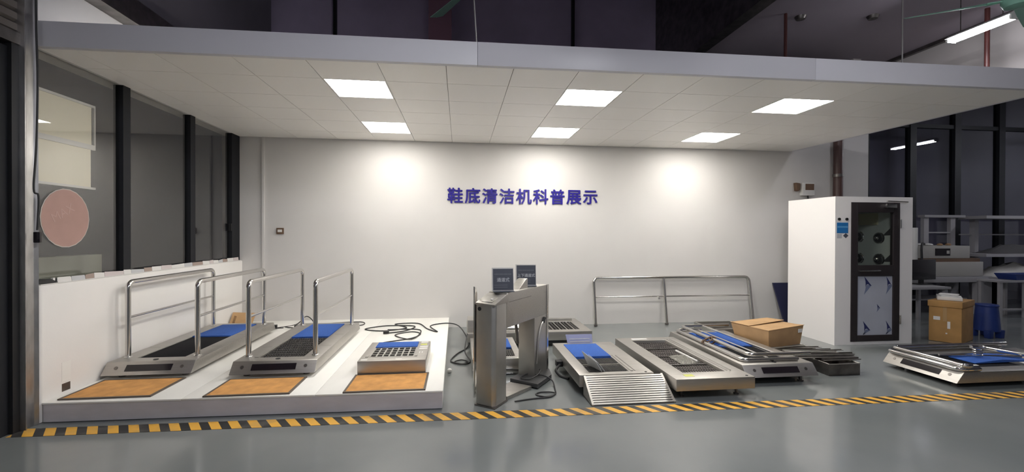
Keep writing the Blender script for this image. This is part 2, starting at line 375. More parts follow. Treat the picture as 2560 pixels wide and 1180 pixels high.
# --- left windows: three panes and anthracite frames
ybars = [(3.90, 3.93), (4.855, 4.955), (5.97, 6.07), (6.98, 7.21)]
for n, (ya, yb) in enumerate(((3.93, 4.855), (4.955, 5.97), (6.07, 6.98))):
    p = struct(MB().box(WX-0.045, WX-0.035, ya-0.02, yb+0.02, 1.12, 3.0).build('window_%d' % (n+1), M['glass']))
    a, b = ybars[n+1]
    MB().box(WX-0.09, WX+0.0, a, b, 1.10, 3.0).build('window_frame', M['frame'], p)
    MB().box(WX-0.07, WX-0.01, ya, yb, 1.10, 1.135).build('bottom_rail', M['frame'], p)
    if n == 2:
        MB().box(WX-0.03, WX+0.01, 6.94, 6.955, 1.55, 1.66).build('window_latch', M['black'], p)
# torn paper masking along the sill
sill = struct(MB().box(-3.37, -3.313, 3.93, 7.18, 1.10, 1.106).build('trim_4', M['paper']))
yy = 4.10; k = 0
while yy < 7.12:
    L = random.uniform(0.08, 0.24)
    MB().hexa([(-3.338, yy, 1.105), (-3.329, yy, 1.105), (-3.329, min(yy+L, 7.15), 1.105), (-3.338, min(yy+L, 7.15), 1.105)],
              [(-3.338, yy, 1.135+random.uniform(0, .02)), (-3.333, yy, 1.135+random.uniform(0, .02)), (-3.333, min(yy+L, 7.15), 1.135+random.uniform(0, .02)), (-3.338, min(yy+L, 7.15), 1.135+random.uniform(0, .02))]
              ).build('masking_strip', M[('paper', 'mask_grey', 'mask_tan', 'paper', 'mask_pink')[k % 5]], sill)
    yy += L + 0.004; k += 1
# exterior parapet outside the windows
struct(MB().box(-3.95, -3.80, 1.0, 5.2, -0.04, 1.29).build('wall_exterior', M['parapet']))

# --- canopy: fascia, soffit panels with recessed seams
def yf(x): return 3.884 - 0.0131*x
canopy = struct(MB().prism([(-3.36, yf(-3.36)+0.05), (5.99, yf(5.99)+0.05), (5.83, WY), (-3.36, WY)], 'z', CZ+0.012, CZ+0.05).build('ceiling_canopy', M['dark_seam']))
fx = [-3.40, -0.35, 0.16, 3.25, 6.0]
for a, b in zip([-3.40, 0.155, 3.37], [0.152, 3.367, 6.0]):
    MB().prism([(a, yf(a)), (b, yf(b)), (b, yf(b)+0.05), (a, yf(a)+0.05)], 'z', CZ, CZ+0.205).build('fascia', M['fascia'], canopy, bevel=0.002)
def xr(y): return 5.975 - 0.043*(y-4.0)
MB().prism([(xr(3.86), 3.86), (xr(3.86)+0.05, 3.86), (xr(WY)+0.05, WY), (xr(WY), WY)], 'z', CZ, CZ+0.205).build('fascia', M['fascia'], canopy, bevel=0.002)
gx = [-3.36, -3.11, -2.50, -1.90, -1.307, -0.712, -0.122, 0.478, 1.075, 1.685, 2.28, 2.88, 3.49, 4.11, 4.715, 5.31, 5.93]
gy = [3.87, 4.40, 4.975, 5.50, 6.03, 6.68, WY]
lights = [(4, 1), (4, 4), (8, 1), (8, 4), (12, 1), (12, 4)]
gap = 0.0028
for i in range(len(gx)-1):
    for j in range(len(gy)-1):
        if (i, j) in lights: continue
        x0, x1, y0, y1 = gx[i]+gap, gx[i+1]-gap, gy[j]+gap, gy[j+1]-gap
        if j == 0: ya, yb = yf(x0)+0.045, yf(x1)+0.045
        else: ya = yb = y0
        x1a, x1b = x1, x1
        if i == len(gx)-2: x1a, x1b = xr(yb), xr(y1)
        MB().prism([(x0, ya), (x1a, yb), (x1b, y1), (x0, y1)], 'z', CZ, CZ+0.014).build('panel', M['panel'], canopy)
pos = ['front row above the orange mats', 'back row nearest the window wall', 'front row in the middle above the turnstile', 'back row in the middle above the wall lettering', 'front row nearest the canopy right end', 'back row at the right']
for (i, j), ps in zip(lights, pos):
    cx, cy = (gx[i]+gx[i+1])/2, (gy[j]+gy[j+1])/2
    hx, hy = (gx[i+1]-gx[i])/2 - gap, (gy[j+1]-gy[j])/2 - gap
    t = thing('ceiling_light', 'square glowing LED ceiling panel, ' + ps, 'ceiling light', (cx, cy, CZ), 0, 'LED panels in the canopy')
    m = MB()
    for a in ((-hx, hx, -hy, -hy+0.012), (-hx, hx, hy-0.012, hy), (-hx, -hx+0.012, -hy+0.012, hy-0.012), (hx-0.012, hx, -hy+0.012, hy-0.012)):
        m.box(*a, 0.0, 0.014)
    m.build('frame', M['panel'], t, local=True)
    MB().box(-hx+0.012, hx-0.012, -hy+0.012, hy-0.012, 0.004, 0.010).build('diffuser', M['glow_panel'], t, local=True)
# hanging rods of the canopy
for (x0, x1, yy, lab) in ((0.145, -0.06, 3.90, 'thin white suspension rod above the middle of the canopy'), (4.36, 4.36, 3.90, 'thin white suspension rod above the right part of the canopy')):
    single('suspension_rod', MB().cyl((x0, yy, 3.2), (x1, yy, 6.4 if x0 < 4 else 4.78), 0.0065, 8), M['steel_dull'], lab, 'rod', 'canopy suspension rods')

# --- left edge: galvanised jamb, roller shutter, glazed door
struct(MB().prism([(-3.42, 3.79), (-3.30, 3.79), (-3.30, 3.80), (-3.325, 3.815), (-3.325, 3.885), (-3.30, 3.90), (-3.42, 3.90)], 'z', 0, 3.62).build('trim_5', M['galv'], bevel=0.003))
struct(MB().box(-3.44, -3.34, 3.735, 3.79, 0, 3.02).build('trim_6', M['black']))
d = struct(MB().box(-3.405, -3.395, 1.65, 3.735, 0.05, 2.86).build('door_1', M['door_glass']))
MB().box(-3.43, -3.37, 3.66, 3.735, 0.0, 2.92).build('door_frame', M['frame'], d)
MB().box(-3.43, -3.37, 1.65, 3.66, 2.80, 2.92).build('door_frame', M['frame'], d)
MB().box(-3.43, -3.37, 1.65, 3.66, 0.0, 0.12).build('door_frame', M['frame'], d)
sh = struct(MB().box(-3.40, -3.33, 1.6, 3.79, 2.95, 3.04).build('door_2', M['steel_dark']))
for k in range(7):
    MB().prism([(-3.375, 3.045+k*0.083), (-3.350, 3.06+k*0.083), (-3.350, 3.11+k*0.083), (-3.375, 3.125+k*0.083)], 'y', 1.6, 3.79).build('slat', M['shutter'], sh)

# ------------------------------------------------------------------ floor tape
t0, t1 = Vector((-3.34, 3.752)), Vector((9.5, 3.53))
dr = (t1-t0).normalized(); nn = Vector((-dr.y, dr.x))*0.072
tp = MB().prism([tuple(t0-nn), tuple(t1-nn), tuple(t1+nn), tuple(t0+nn)], 'z', 0.0005, 0.0025).build('hazard_tape', M['tape'])
tag(tp, 'yellow and black striped hazard tape stuck along the grey floor', 'floor tape')

# ------------------------------------------------------------------ platform
pf = thing('display_platform', 'low white display platform with grey front along the window wall', 'platform', (-1.73, 5.5, 0))
front = [(-3.30, 3.93), (-0.145, 3.865)]
MB().prism([front[0], front[1], (-0.145, 3.885), (-3.30, 3.95)], 'z', 0.006, PZ-0.014).build('front_board', M['platform_front'], pf)
MB().prism([(-0.165, 3.886), (-0.145, 3.886), (-0.17, WY), (-0.19, WY)], 'z', 0.006, PZ-0.014).build('side_board', M['platform'], pf)
for (a, b) in ((-3.305, -2.27), (-2.268, -1.21), (-1.208, -0.14)):
    ya = lambda x: 3.93 - (x+3.30)*0.0206 - 0.004
    xb = (lambda y: -0.14-0.0075*(y-3.86)) if b > -0.2 else (lambda y: b)
    MB().prism([(a, ya(a)), (xb(3.86), ya(b)), (xb(WY), WY-0.002), (a, WY-0.002)], 'z', PZ-0.014, PZ).build('deck_panel', M['platform'], pf, bevel=0.002)
MB().box(-3.24, -0.25, 4.05, 7.1, 0.0, PZ-0.016).build('base_frame', M['grey_bench'], pf)

# ------------------------------------------------------------------ shoe sole cleaning machines
def housing(W, L, zb, zt, hole, fs=0.0, ss=0.0, rs=0.0, rec=0.05):
    """frame with a recess: hole = (x0,x1,y0,y1)"""
    m = MB(); hw = W/2; x0, x1, y0, y1 = hole
    bot = [(-hw, 0, zb), (hw, 0, zb), (hw, L, zb), (-hw, L, zb)]
    top = [(-hw+ss, fs, zt), (hw-ss, fs, zt), (hw-ss, L-rs, zt), (-hw+ss, L-rs, zt)]
    inn = [(x0, y0, zt), (x1, y0, zt), (x1, y1, zt), (x0, y1, zt)]
    low = [(x, y, zt-rec) for x, y, z in inn]
    v = bot + top + inn + low; f = [(3, 2, 1, 0)]
    for i in range(4):
        j = (i+1) % 4
        f += [(i, j, 4+j, 4+i), (4+i, 4+j, 8+j, 8+i), (8+i, 8+j, 12+j, 12+i)]
    f.append((12, 13, 14, 15)); m.add(v, f)
    return m
def feet(root, W, L, zb, n=2, r=0.022):
    for k in range(n):
        for sx in (-1, 1):
            y = 0.12 + (L-0.24)*k/(n-1)
            MB().cyl((sx*(W/2-0.11), y, 0), (sx*(W/2-0.11), y, 0.012), r, 12).cyl((sx*(W/2-0.11), y, 0.012), (sx*(W/2-0.11), y, zb+0.004), r*0.5, 10).build('foot', M['steel_dark'], root, smooth=True, local=True)
def blue_mat(root, x0, x1, y0, y1, z):
    MB().box(x0+0.004, x1-0.004, y0, y1, z-0.02, z+0.006).build('blue_mat', M['blue'], root, bevel=0.003, local=True)
def brush_rows(root, x0, x1, y0, y1, z, rows, cols, skew=0.0):
    dy = (y1-y0)/rows; dx = (x1-x0)/cols
    m = MB()
    for c in range(cols):
        x = x0 + (c+0.14)*dx
        m.hexa([(x, 0, -0.035), (x+dx*0.62, 0, -0.035), (x+dx*0.62, dy*0.74, -0.035), (x, dy*0.74, -0.035)],
               [(x+skew, 0, 0), (x+skew+dx*0.62, 0, 0), (x+dx*0.62+skew*0.2, dy*0.74, 0), (x+skew*0.2, dy*0.74, 0)])
    me = m.mesh('brush_row', M['bristle'])
    for r in range(rows): inst('brush_row', me, (0, y0+(r+0.13)*dy, z), root)
    MB().box(x0, x1, y0, y1, z-0.045, z-0.012).build('brush_tray', M['tray_grey'], root, local=True)
def control_panel(root, W, zb, zt, fs, w=0.40):
    """black display strip and two sensors set in the sloped front"""
    L = math.hypot(zt-zb, fs); ax = math.atan2(zt-zb, fs)
    R = Matrix.Rotation(ax, 3, 'X'); c = Vector((0.0, fs*0.52, zb+(zt-zb)*0.52)); nrm = R @ Vector((0, 0, 1))
    MB().obox(c+nrm*0.001, (w, L*0.46, 0.006), R).build('display_strip', M['blackgloss'], root, local=True)
    for sx in (-1, 1):
        q = Vector((sx*(w/2+0.085), fs*0.55, zb+(zt-zb)*0.55))
        MB().cyl(q-nrm*0.002, q+nrm*0.003, 0.016, 14).build('sensor', M['steel_dark'], root, smooth=True, local=True)
def handrail(root, x, y0, y1, z0, z1, zm, r=0.0235):
    path = fillet([(x, y0, z0), (x, y0, z1), (x, y1, z1), (x, y1, z0)], 0.075, 7)
    h = MB().tube(path, r, 14).build('handrail', M['chrome'], root, smooth=True, local=True)
    MB().cyl((x, y0, zm), (x, y1, zm), r*0.52, 10).build('middle_rail', M['chrome'], h, smooth=True, local=True)
    for y in (y0, y1):
        MB().lathe([(0.034, 0), (0.034, 0.006), (0.026, 0.012)], (x, y, z0), 18).build('flange', M['bright_chrome'], h, smooth=True, local=True)
    return h
GM = 'shoe sole cleaning machines'
def walk_machine(name, label, loc, kind, rotz=0.0, W=0.77, L=1.93, zb=0.04, zt=0.145, rails=True, hole=(-0.215, 0.215, 0.21, 1.75), split=1.04, xo=0.0, mname='steel'):
    t = thing(name, label, 'cleaning machine', loc, rotz, GM)
    housing(W, L, zb, zt, hole, fs=0.085, rs=0.06).build('housing', M[mname], t, bevel=0.006, local=True)
    x0, x1, y0, y1 = hole
    if kind == 'belt':
        MB().box(x0+0.003, x1-0.003, y0+0.004, split, zt-0.045, zt-0.008).build('belt', M['belt'], t, bevel=0.003, local=True)
    elif kind == 'brush':
        brush_rows(t, x0+0.004, x1-0.004, y0+0.004, split-0.005, zt-0.008, 9, 17, 0.010)
        MB().box(x0-0.04, x0-0.006, y0, split+0.05, zt, zt+0.004).build('guide_rail', M['steel_dull'], t, local=True)
    if kind in ('belt', 'brush'): blue_mat(t, x0, x1, split, y1-0.004, zt)
    for (px, py, sx) in ((x0-0.09, 0.62, 1), (x1+0.09, 0.62, 1), (x1+0.09, 1.15, 1)):
        MB().box(px-0.05, px+0.05, py-0.006, py+0.006, zt, zt+0.0015).build('joint_plate', M['steel_dull'], t, local=True)
    MB().cyl((0.0, 0.14, zt-0.001), (0.0, 0.14, zt+0.004), 0.022, 14).build('emergency_button', M['black'], t, smooth=True, local=True)
    control_panel(t, W, zb, zt, 0.085)
    feet(t, W, L, zb, 3, 0.03)
    MB().box(-W/2+0.10, W/2-0.10, 0.20, L-0.15, 0.015, zb+0.002).build('under_shade', M['black'], t, local=True)  # black block put in as the shade beneath the housing
    if rails:
        for sx in (-1, 1): handrail(t, sx*0.315+xo, 0.245, 1.745, zt, zt+0.735, zt+0.39)
    return t
mA = walk_machine('sole_cleaner', 'stainless sole cleaner with tall handrails and black belt, beside the low window wall', (-2.895, 4.465, PZ), 'belt', W=0.775, hole=(-0.215, 0.215, 0.22, 1.765), split=1.10)
mB = walk_machine('sole_cleaner', 'stainless sole cleaner with handrails and rows of brushes, middle of the platform', (-1.745, 4.365, PZ), 'brush', W=0.765, hole=(-0.20, 0.22, 0.205, 1.765), split=1.04)

# --- small box cleaner on the platform
t = thing('sole_cleaner', 'small box-shaped sole cleaner with open grid and label stickers, right end of the platform', 'cleaning machine', (-0.648, 4.36, PZ), 0, GM)
W, L, zt = 0.645, 0.745, 0.135
housing(W, L, 0.004, zt, (-0.235, 0.195, 0.14, 0.665), rec=0.06).build('housing', M['steel'], t, bevel=0.004, local=True)
MB().box(-0.233, 0.193, 0.142, 0.663, zt-0.058, zt-0.05).build('brush_tray', M['belt'], t, local=True)
m = MB()
for k in range(8): x = -0.235+0.43*k/7; m.box(x-0.007, x+0.007, 0.14, 0.475, zt-0.02, zt+0.001)
for k in range(5): y = 0.14+0.335*k/4; m.box(-0.235, 0.195, y-0.007, y+0.007, zt-0.02, zt+0.002)
m.build('grid', M['steel_dull'], t, local=True)
for sx in (-0.262, 0.216): MB().box(sx-0.014, sx+0.014, 0.13, 0.19, zt, zt+0.006).build('clip', M['steel'], t, local=True)
blue_mat(t, -0.245, 0.20, 0.49, 0.70, zt+0.004)
for k, (y, mm, wd) in enumerate(((0.70, 'paper', 0.075), (0.60, 'yellow_label', 0.07), (0.51, 'paper', 0.085), (0.43, 'paper', 0.085))):
    MB().box(0.225, 0.225+wd, y-0.03, y+0.02, zt, zt+0.0012).build('sticker', M[mm], t, local=True)
for x in (0.235, 0.262): MB().box(x, x+0.012, 0.24, 0.30, zt, zt+0.0012).build('sticker', M['paper'], t, local=True)
MB().box(-0.30, -0.24, 0.03, 0.07, zt, zt+0.001).build('sticker', M['paper'], t, local=True)
MB().box(0.03, 0.09, 0.035, 0.06, zt, zt+0.001).build('sticker', M['paper'], t, local=True)

# --- coir mats in front of the machines
def coir(x0, x1, y0, y1, label):
    t = thing('coir_mat', label, 'floor mat', ((x0+x1)/2, (y0+y1)/2, PZ), 0, 'tan mats on the platform')
    MB().box(x0+0.018, x1-0.018, y0+0.018, y1-0.018, PZ+0.001, PZ+0.010).build('pile', M['coir'], t)
    m = MB(); z0, z1 = PZ+0.0005, PZ+0.012
    m.box(x0, x1, y0, y0+0.018, z0, z1); m.box(x0, x1, y1-0.018, y1, z0, z1)
    m.box(x0, x0+0.018, y0+0.018, y1-0.018, z0, z1); m.box(x1-0.018, x1, y0+0.018, y1-0.018, z0, z1)
    m.build('edging', M['mat_edge'], t)
coir(-3.235, -2.54, 3.975, 4.455, 'tan coir mat at the platform end nearest the low window wall')
coir(-2.11, -1.425, 3.915, 4.355, 'tan coir mat in front of the middle brush machine')
coir(-0.985, -0.292, 3.885, 4.355, 'tan coir mat in front of the small grid cleaner')

# --- machines on the floor, right of the turnstile
def frame_machine(label, loc, W, L, zb, zt, hole, rotz=0.0, cat='cleaning machine', bev=0.004):
    t = thing('sole_cleaner', label, cat, loc, rotz, GM)
    housing(W, L, zb, zt, hole).build('housing', M['steel'], t, bevel=bev, local=True)
    feet(t, W, L, zb, 2, 0.025)
    return t
# M3 with blue mat and two brush cassettes
t = frame_machine('stainless sole cleaner with blue mat and striped brushes, ramp at its near end', (1.495, 4.05, 0), 0.735, 1.22, 0.075, 0.19, (-0.25, 0.145, 0.075, 1.125))
for (ya, yb) in ((0.08, 0.325), (0.335, 0.585)):
    brush_rows(t, -0.245, 0.14, ya, yb, 0.183, 1, 22, 0.004)
MB().box(-0.25, 0.145, 0.325, 0.335, 0.16, 0.188).build('crossbar', M['steel_dull'], t, local=True)
blue_mat(t, -0.255, 0.15, 0.59, 1.13, 0.19)
MB().box(0.165, 0.19, 0.07, 0.62, 0.19, 0.196).build('guide_rail', M['steel'], t, local=True)
MB().box(0.205, 0.212, 0.07, 0.62, 0.19, 0.192).build('guide_groove', M['steel_dark'], t, local=True)
MB().cyl((0.30, 0.03, 0.19), (0.30, 0.03, 0.193), 0.012, 10).build('button', M['black'], t, local=True)
MB().obox((-0.40, 0.72, 0.095), (0.07, 0.09, 0.06)).build('inlet_box', M['black'], t, bevel=0.006, local=True)
MB().tube(spline([(-0.40, 0.68, 0.09), (-0.46, 0.60, 0.05), (-0.42, 0.52, 0.012), (-0.36, 0.44, 0.012)], 6), 0.014, 8).build('inlet_cable', M['wire'], t, smooth=True, local=True)
# ramp
t = thing('metal_ramp', 'short stainless ramp of parallel bars leading up to the cleaner', 'ramp', (1.56, 3.92, 0))
for x0, x1 in ((1.165, 1.185), (1.925, 1.945)):
    MB().prism([(3.768, 0.004), (3.768, 0.016), (4.045, 0.185), (4.045, 0.004)], 'x', x0, x1).build('side_plate', M['steel'], t)
for k in range(13):
    f = (k+0.5)/13; y = 3.772 + f*0.27; z = 0.008 + f*0.17
    MB().obox((1.555, y, z), (0.74, 0.015, 0.012), Matrix.Rotation(0.55, 3, 'X')).build('slat', M['satin'], t)
MB().prism([(3.775, 0.002), (4.04, 0.002), (4.04, 0.15)], 'x', 1.19, 1.92).build('back_sheet', M['steel_dark'], t)
# M4 with recessed grates
t = frame_machine('long stainless sole cleaner with four sunken grates and a yellow label', (2.36, 3.815, 0), 0.775, 1.60, 0.085, 0.195, (-0.225, 0.205, 0.19, 1.45))
for k in range(4):
    y0 = 0.195 + k*0.315; m = MB()
    for c in range(16): m.box(-0.222+c*0.0267, -0.222+c*0.0267+0.013, y0, y0+0.295, 0.147, 0.165)
    for q in range(5): m.box(-0.222, 0.202, y0+q*0.07, y0+q*0.07+0.006, 0.150, 0.168)
    m.build('grate', M['steel_dark'], t, local=True)
    if k: MB().box(-0.225, 0.205, y0-0.014, y0-0.002, 0.15, 0.176).build('crossbar', M['chrome'], t, local=True)
for x in (0.225, 0.262): MB().box(x, x+0.016, 0.20, 1.46, 0.195, 0.200).build('guide_rail', M['chrome'], t, local=True)
MB().box(-0.26, -0.17, 0.07, 0.13, 0.195, 0.1965).build('yellow_label', M['yellow_label'], t, local=True)
MB().box(-0.20, 0.0, 1.50, 1.55, 0.195, 0.1965).build('paper_label', M['paper'], t, local=True)
MB().cyl((0.33, 0.04, 0.194), (0.33, 0.04, 0.198), 0.012, 10).build('button', M['black'], t, local=True)
# M5 walk machine with rails lying on it
m5 = walk_machine('sole_cleaner', 'low stainless sole cleaner with loose chrome rails lying on top, between grates and carton', (3.255, 4.09, 0), 'belt', W=0.79, L=1.68, zb=0.085, zt=0.195, rails=False, hole=(-0.20, 0.22, 0.25, 1.50), split=0.78)
# M1 behind the turnstile, long side to the camera
t = thing('sole_cleaner', 'stainless cleaner lying across behind the turnstile, close to the back wall', 'cleaning machine', (0.955, 5.83, 0), 0, GM)
housing(1.69, 0.92, 0.085, 0.20, (0.28, 0.71, 0.14, 0.69)).build('housing', M['steel'], t, bevel=0.004, local=True)
MB().box(-0.845, -0.62, 0.10, 0.40, 0.20, 0.36).build('motor_box', M['steel'], t, bevel=0.005, local=True)
MB().box(-0.70, -0.655, 0.094, 0.101, 0.255, 0.305).build('socket', M['black'], t, local=True)
MB().cyl((-0.58, 0.12, 0.235), (0.15, 0.12, 0.235), 0.06, 18).build('roller_cover', M['chrome'], t, smooth=True, local=True)
m = MB()
for c in range(9): m.box(0.285+c*0.047, 0.285+c*0.047+0.026, 0.145, 0.685, 0.165, 0.195)
m.build('brush', M['bristle'], t, local=True)
m = MB()
for c in range(4): m.box(0.33+c*0.10, 0.33+c*0.10+0.012, 0.145, 0.685, 0.17, 0.197)
m.build('brush_bars', M['steel_dull'], t, local=True)
MB().box(0.29, 0.75, 0.72, 0.80, 0.20, 0.235).build('rear_cover', M['steel_dull'], t, bevel=0.004, local=True)
for sx in (-0.72, 0.0, 0.72):
    for y in (0.10, 0.80): MB().cyl((sx, y, 0), (sx, y, 0.088), 0.02, 10).build('foot', M['steel_dark'], t, local=True)
MB().box(0.20, 0.50, 0.03, 0.06, 0.02, 0.084).build('cable_duct', M['black'], t, local=True)
# M2 behind the turnstile post
t = frame_machine('stainless sole cleaner with blue mat, mostly hidden behind the turnstile', (0.415, 4.74, 0), 0.55, 0.98, 0.05, 0.17, (-0.17, 0.20, 0.10, 0.88))
brush_rows(t, -0.165, 0.195, 0.105, 0.44, 0.165, 1, 15, 0.0)
blue_mat(t, -0.175, 0.205, 0.46, 0.89, 0.17)
MB().tube(fillet([(-0.27, 0.02, 0.165), (0.27, 0.02, 0.165)], 0.01), 0.016, 12).build('front_tube', M['bright_chrome'], t, smooth=True, local=True)
MB().box(-0.275, 0.275, -0.03, 0.0, 0.015, 0.075).build('front_step', M['chrome'], t, bevel=0.01, local=True)
# M6 far right, turned a quarter, shiny front towards the left
t6 = walk_machine('sole_cleaner', 'stainless sole cleaner turned sideways near the hazard tape, shiny front, far right', (4.88, 4.18, 0), 'none', rotz=-PI/2, W=0.77, L=1.85, zb=0.055, zt=0.165, rails=False, hole=(-0.24, 0.24, 0.26, 1.62))
MB().box(-0.235, 0.235, 0.265, 1.0, 0.125, 0.155).build('belt', M['belt'], t6, local=True)
MB().prism([(0.55, 0.160), (1.25, 0.166), (1.25, 0.176), (0.9, 0.196), (0.55, 0.170)], 'x', -0.13, 0.13).build('blue_mat', M['blue'], t6, bevel=0.004, local=True)
MB().box(0.06, 0.22, 1.10, 1.60, 0.158, 0.164).build('paper_sheet', M['paper'], t6, local=True)
MB().box(0.15, 0.18, 0.45, 0.53, 0.156, 0.160).build('paper_tag', M['paper'], t6, local=True)

# loose chrome rails lying on M5 (two U-shaped handrails) and on M6
def loose_rail(label, pts, r, mid, group, mname='chrome'):
    o = MB().tube(fillet(pts, 0.07, 6), r, 12)
    t = thing('loose_handrail', label, 'handrail', (pts[0][0], pts[0][1], min(p[2] for p in pts)-r), 0, group)
    o.build('rail_tube', M[mname], t, smooth=True)
    if mid: MB().cyl(mid[0], mid[1], r*0.6, 10).build('middle_rail', M[mname], t, smooth=True)
    return t
GR = 'loose chrome handrails'
z1 = 0.195+0.022
loose_rail('loose U-shaped chrome handrail lying lowest on the low cleaner, beside the grates', [(3.30, 5.70, z1), (2.93, 5.70, z1), (2.93, 4.26, z1), (3.55, 4.26, z1)], 0.020, ((3.24, 5.66, z1), (3.24, 4.28, z1)), GR)
z2 = z1+0.042
loose_rail('second chrome handrail stacked on the first, longer arm towards the carton', [(3.72, 5.74, z2), (3.03, 5.74, z2), (3.03, 4.30, z2), (3.72, 4.30, z2)], 0.020, ((3.34, 5.72, z2), (3.34, 4.32, z2)), GR)
single('cable_tie', MB().tube(spline([(2.90, 4.98, z1), (2.93, 5.0, z1+0.03), (3.03, 4.99, z2+0.026), (3.07, 4.97, z2), (3.03, 4.98, z1-0.01), (2.96, 4.96, z1-0.01)], 5, True), 0.010, 6).tube(spline([(2.95, 4.96, z1+0.02), (3.0, 4.95, z2), (3.02, 5.0, z2+0.03), (2.97, 5.03, z1+0.02)], 5, True), 0.008, 6), M['brown_strip'], 'dark strap tying the two chrome rails together on the low cleaner', 'strap')
single('blue_carpet_roll', MB().prism([(3.08, 0.20), (3.22, 0.20), (3.22, 0.215), (3.15, 0.235), (3.08, 0.22)], 'y', 4.95, 5.45), M['blue'], 'folded blue carpet strip between the chrome rails', 'carpet', bevel=0.006)
z3 = 0.165+0.0225
for lab, dx, zz, y0, y1 in (('chrome handrail lying along the shiny front edge of the sideways cleaner', 0.06, z3, 3.81, 4.56), ('upper chrome handrail stacked along the front edge of the sideways cleaner', 0.10, z3+0.04, 3.80, 4.57)):
    loose_rail(lab, [(6.45, y1, zz), (4.88+dx, y1, zz), (4.88+dx, y0, zz), (5.1+dx, y0, zz)] if dx < 0.08 else [(6.5, y1-0.03, zz), (4.88+dx, y1-0.03, zz), (4.88+dx, y0, zz), (4.95+dx, y0-0.0, zz)], 0.021, None, GR, 'bright_chrome')
loose_rail('third chrome rail running along the far side of the sideways cleaner', [(5.92, 4.46, z3+0.035), (6.03, 4.44, z3+0.035), (6.20, 3.88, z3+0.03), (6.45, 3.85, z3+0.03)], 0.022, ((5.30, 4.30, z3), (6.10, 4.12, z3+0.01)), GR, 'bright_chrome')
single('wire_coil', MB().tube([(5.62+0.05*math.cos(a*0.9), 4.17+0.035*math.sin(a*0.9), 0.203+a*0.0032) for a in range(26)], 0.006, 6), M['bright_chrome'], 'shiny metal coil spring standing on the blue mat at far right', 'coil', smooth=True)

# ------------------------------------------------------------------ scrap chassis, carton, tray
t = thing('steel_chassis', 'empty dark steel chassis frame under the carton, beside the chrome rails', 'metal frame', (4.0, 5.6, 0))
for (a, b, c, d_) in ((3.70, 3.735, 4.62, 6.60), (4.30, 4.335, 5.60, 6.64), (3.735, 4.30, 6.60, 6.64), (3.735, 4.30, 6.05, 6.085), (3.735, 4.335, 4.62, 4.655), (4.30, 4.335, 4.62, 5.60)):
    MB().box(a, b, c, d_, 0.005, 0.13).build('side_rail', M['steel_dull'], t)
MB().box(3.735, 4.30, 6.085, 6.60, 0.01, 0.03).build('trough_floor', M['steel_dark'], t)
MB().box(3.735, 4.30, 4.655, 6.05, 0.005, 0.02).build('floor_sheet', M['steel_dark'], t)
t = thing('carton', 'dented brown cardboard carton sitting askew on the steel chassis', 'carton', (4.0, 5.2, 0.14), 0.0)
cb_ = [(3.74, 4.95), (4.30, 5.12), (4.21, 5.60), (3.67, 5.50)]; ct_ = [(3.715, 4.92), (4.33, 5.10), (4.23, 5.64), (3.62, 5.52)]
MB().hexa([(x, y, 0.135) for x, y in cb_], [(ct_[0][0], ct_[0][1], 0.355), (ct_[1][0], ct_[1][1], 0.375), (ct_[2][0], ct_[2][1], 0.36), (ct_[3][0], ct_[3][1], 0.34)]).build('box_body', M['card'], t, bevel=0.006)
def flap(pts, z, name='flap'):
    m = MB(); m.hexa([(x, y, zz) for (x, y), zz in zip(pts, z)], [(x, y, zz+0.005) for (x, y), zz in zip(pts, z)]); return m
flap([(3.71, 4.915), (4.335, 5.095), (4.28, 5.37), (3.665, 5.22)], (0.356, 0.377, 0.350, 0.345)).build('flap', M['card'], t)
flap([(3.665, 5.225), (4.28, 5.375), (4.235, 5.645), (3.615, 5.525)], (0.352, 0.385, 0.366, 0.346)).build('flap', M['card'], t)
e1 = Vector((4.30, 5.10)) - Vector((3.685, 4.92))
R_ = Matrix.Rotation(math.atan2(e1.y, e1.x), 3, 'Z')
MB().obox((4.255, 5.068, 0.315), (0.075, 0.004, 0.045), R_).build('paper_label', M['paper'], t)
# metal tray and scrap bars
t = thing('steel_tray', 'small open steel tray standing on the floor under the scrap bars', 'tray', (4.13, 4.5, 0))
m = MB()
m.box(3.955, 4.325, 4.30, 4.312, 0.004, 0.125); m.box(3.955, 4.325, 4.598, 4.61, 0.004, 0.125); m.box(3.955, 3.967, 4.312, 4.598, 0.004, 0.125); m.box(4.313, 4.325, 4.312, 4.598, 0.004, 0.125); m.box(3.955, 4.325, 4.30, 4.61, 0.0, 0.01)
m.build('tray_body', M['steel_dark'], t, bevel=0.002)
MB().tube([(3.957, 4.302, 0.127), (4.323, 4.302, 0.127), (4.323, 4.608, 0.127), (3.957, 4.608, 0.127)], 0.006, 6, True).build('tray_rim', M['steel_dull'], t)
bars = [((3.62, 4.50, 0.152), (4.43, 4.46, 0.152), 0.05, 0.018), ((3.70, 4.60, 0.155), (4.50, 4.56, 0.155), 0.04, 0.02), ((3.50, 4.40, 0.262), (4.26, 4.52, 0.190), 0.03, 0.014),
        ((3.78, 4.78, 0.148), (4.45, 4.80, 0.142), 0.045, 0.012), ((3.76, 4.92, 0.146), (4.40, 4.92, 0.142), 0.05, 0.010), ((3.74, 4.87, 0.160), (4.28, 5.02, 0.146), 0.03, 0.008), ((3.85, 4.70, 0.150), (4.55, 4.76, 0.145), 0.03, 0.010), ((3.96, 4.385, 0.144), (4.42, 4.40, 0.144), 0.035, 0.022)]
bar_labels = ['long dark angle bar resting across the steel tray, nearest the tape', 'dark angle bar just behind the nearest one over the tray', 'thin bright bar slanting from the chrome rails down to the tray',
              'dark angle bar in the middle of the scrap heap, pointing at the cabinet', 'dark angle bar right in front of the carton', 'thin light bar lying askew against the carton bottom', 'longest thin bar reaching furthest right from the scrap heap', 'short thick bar lying on the front rim of the tray']
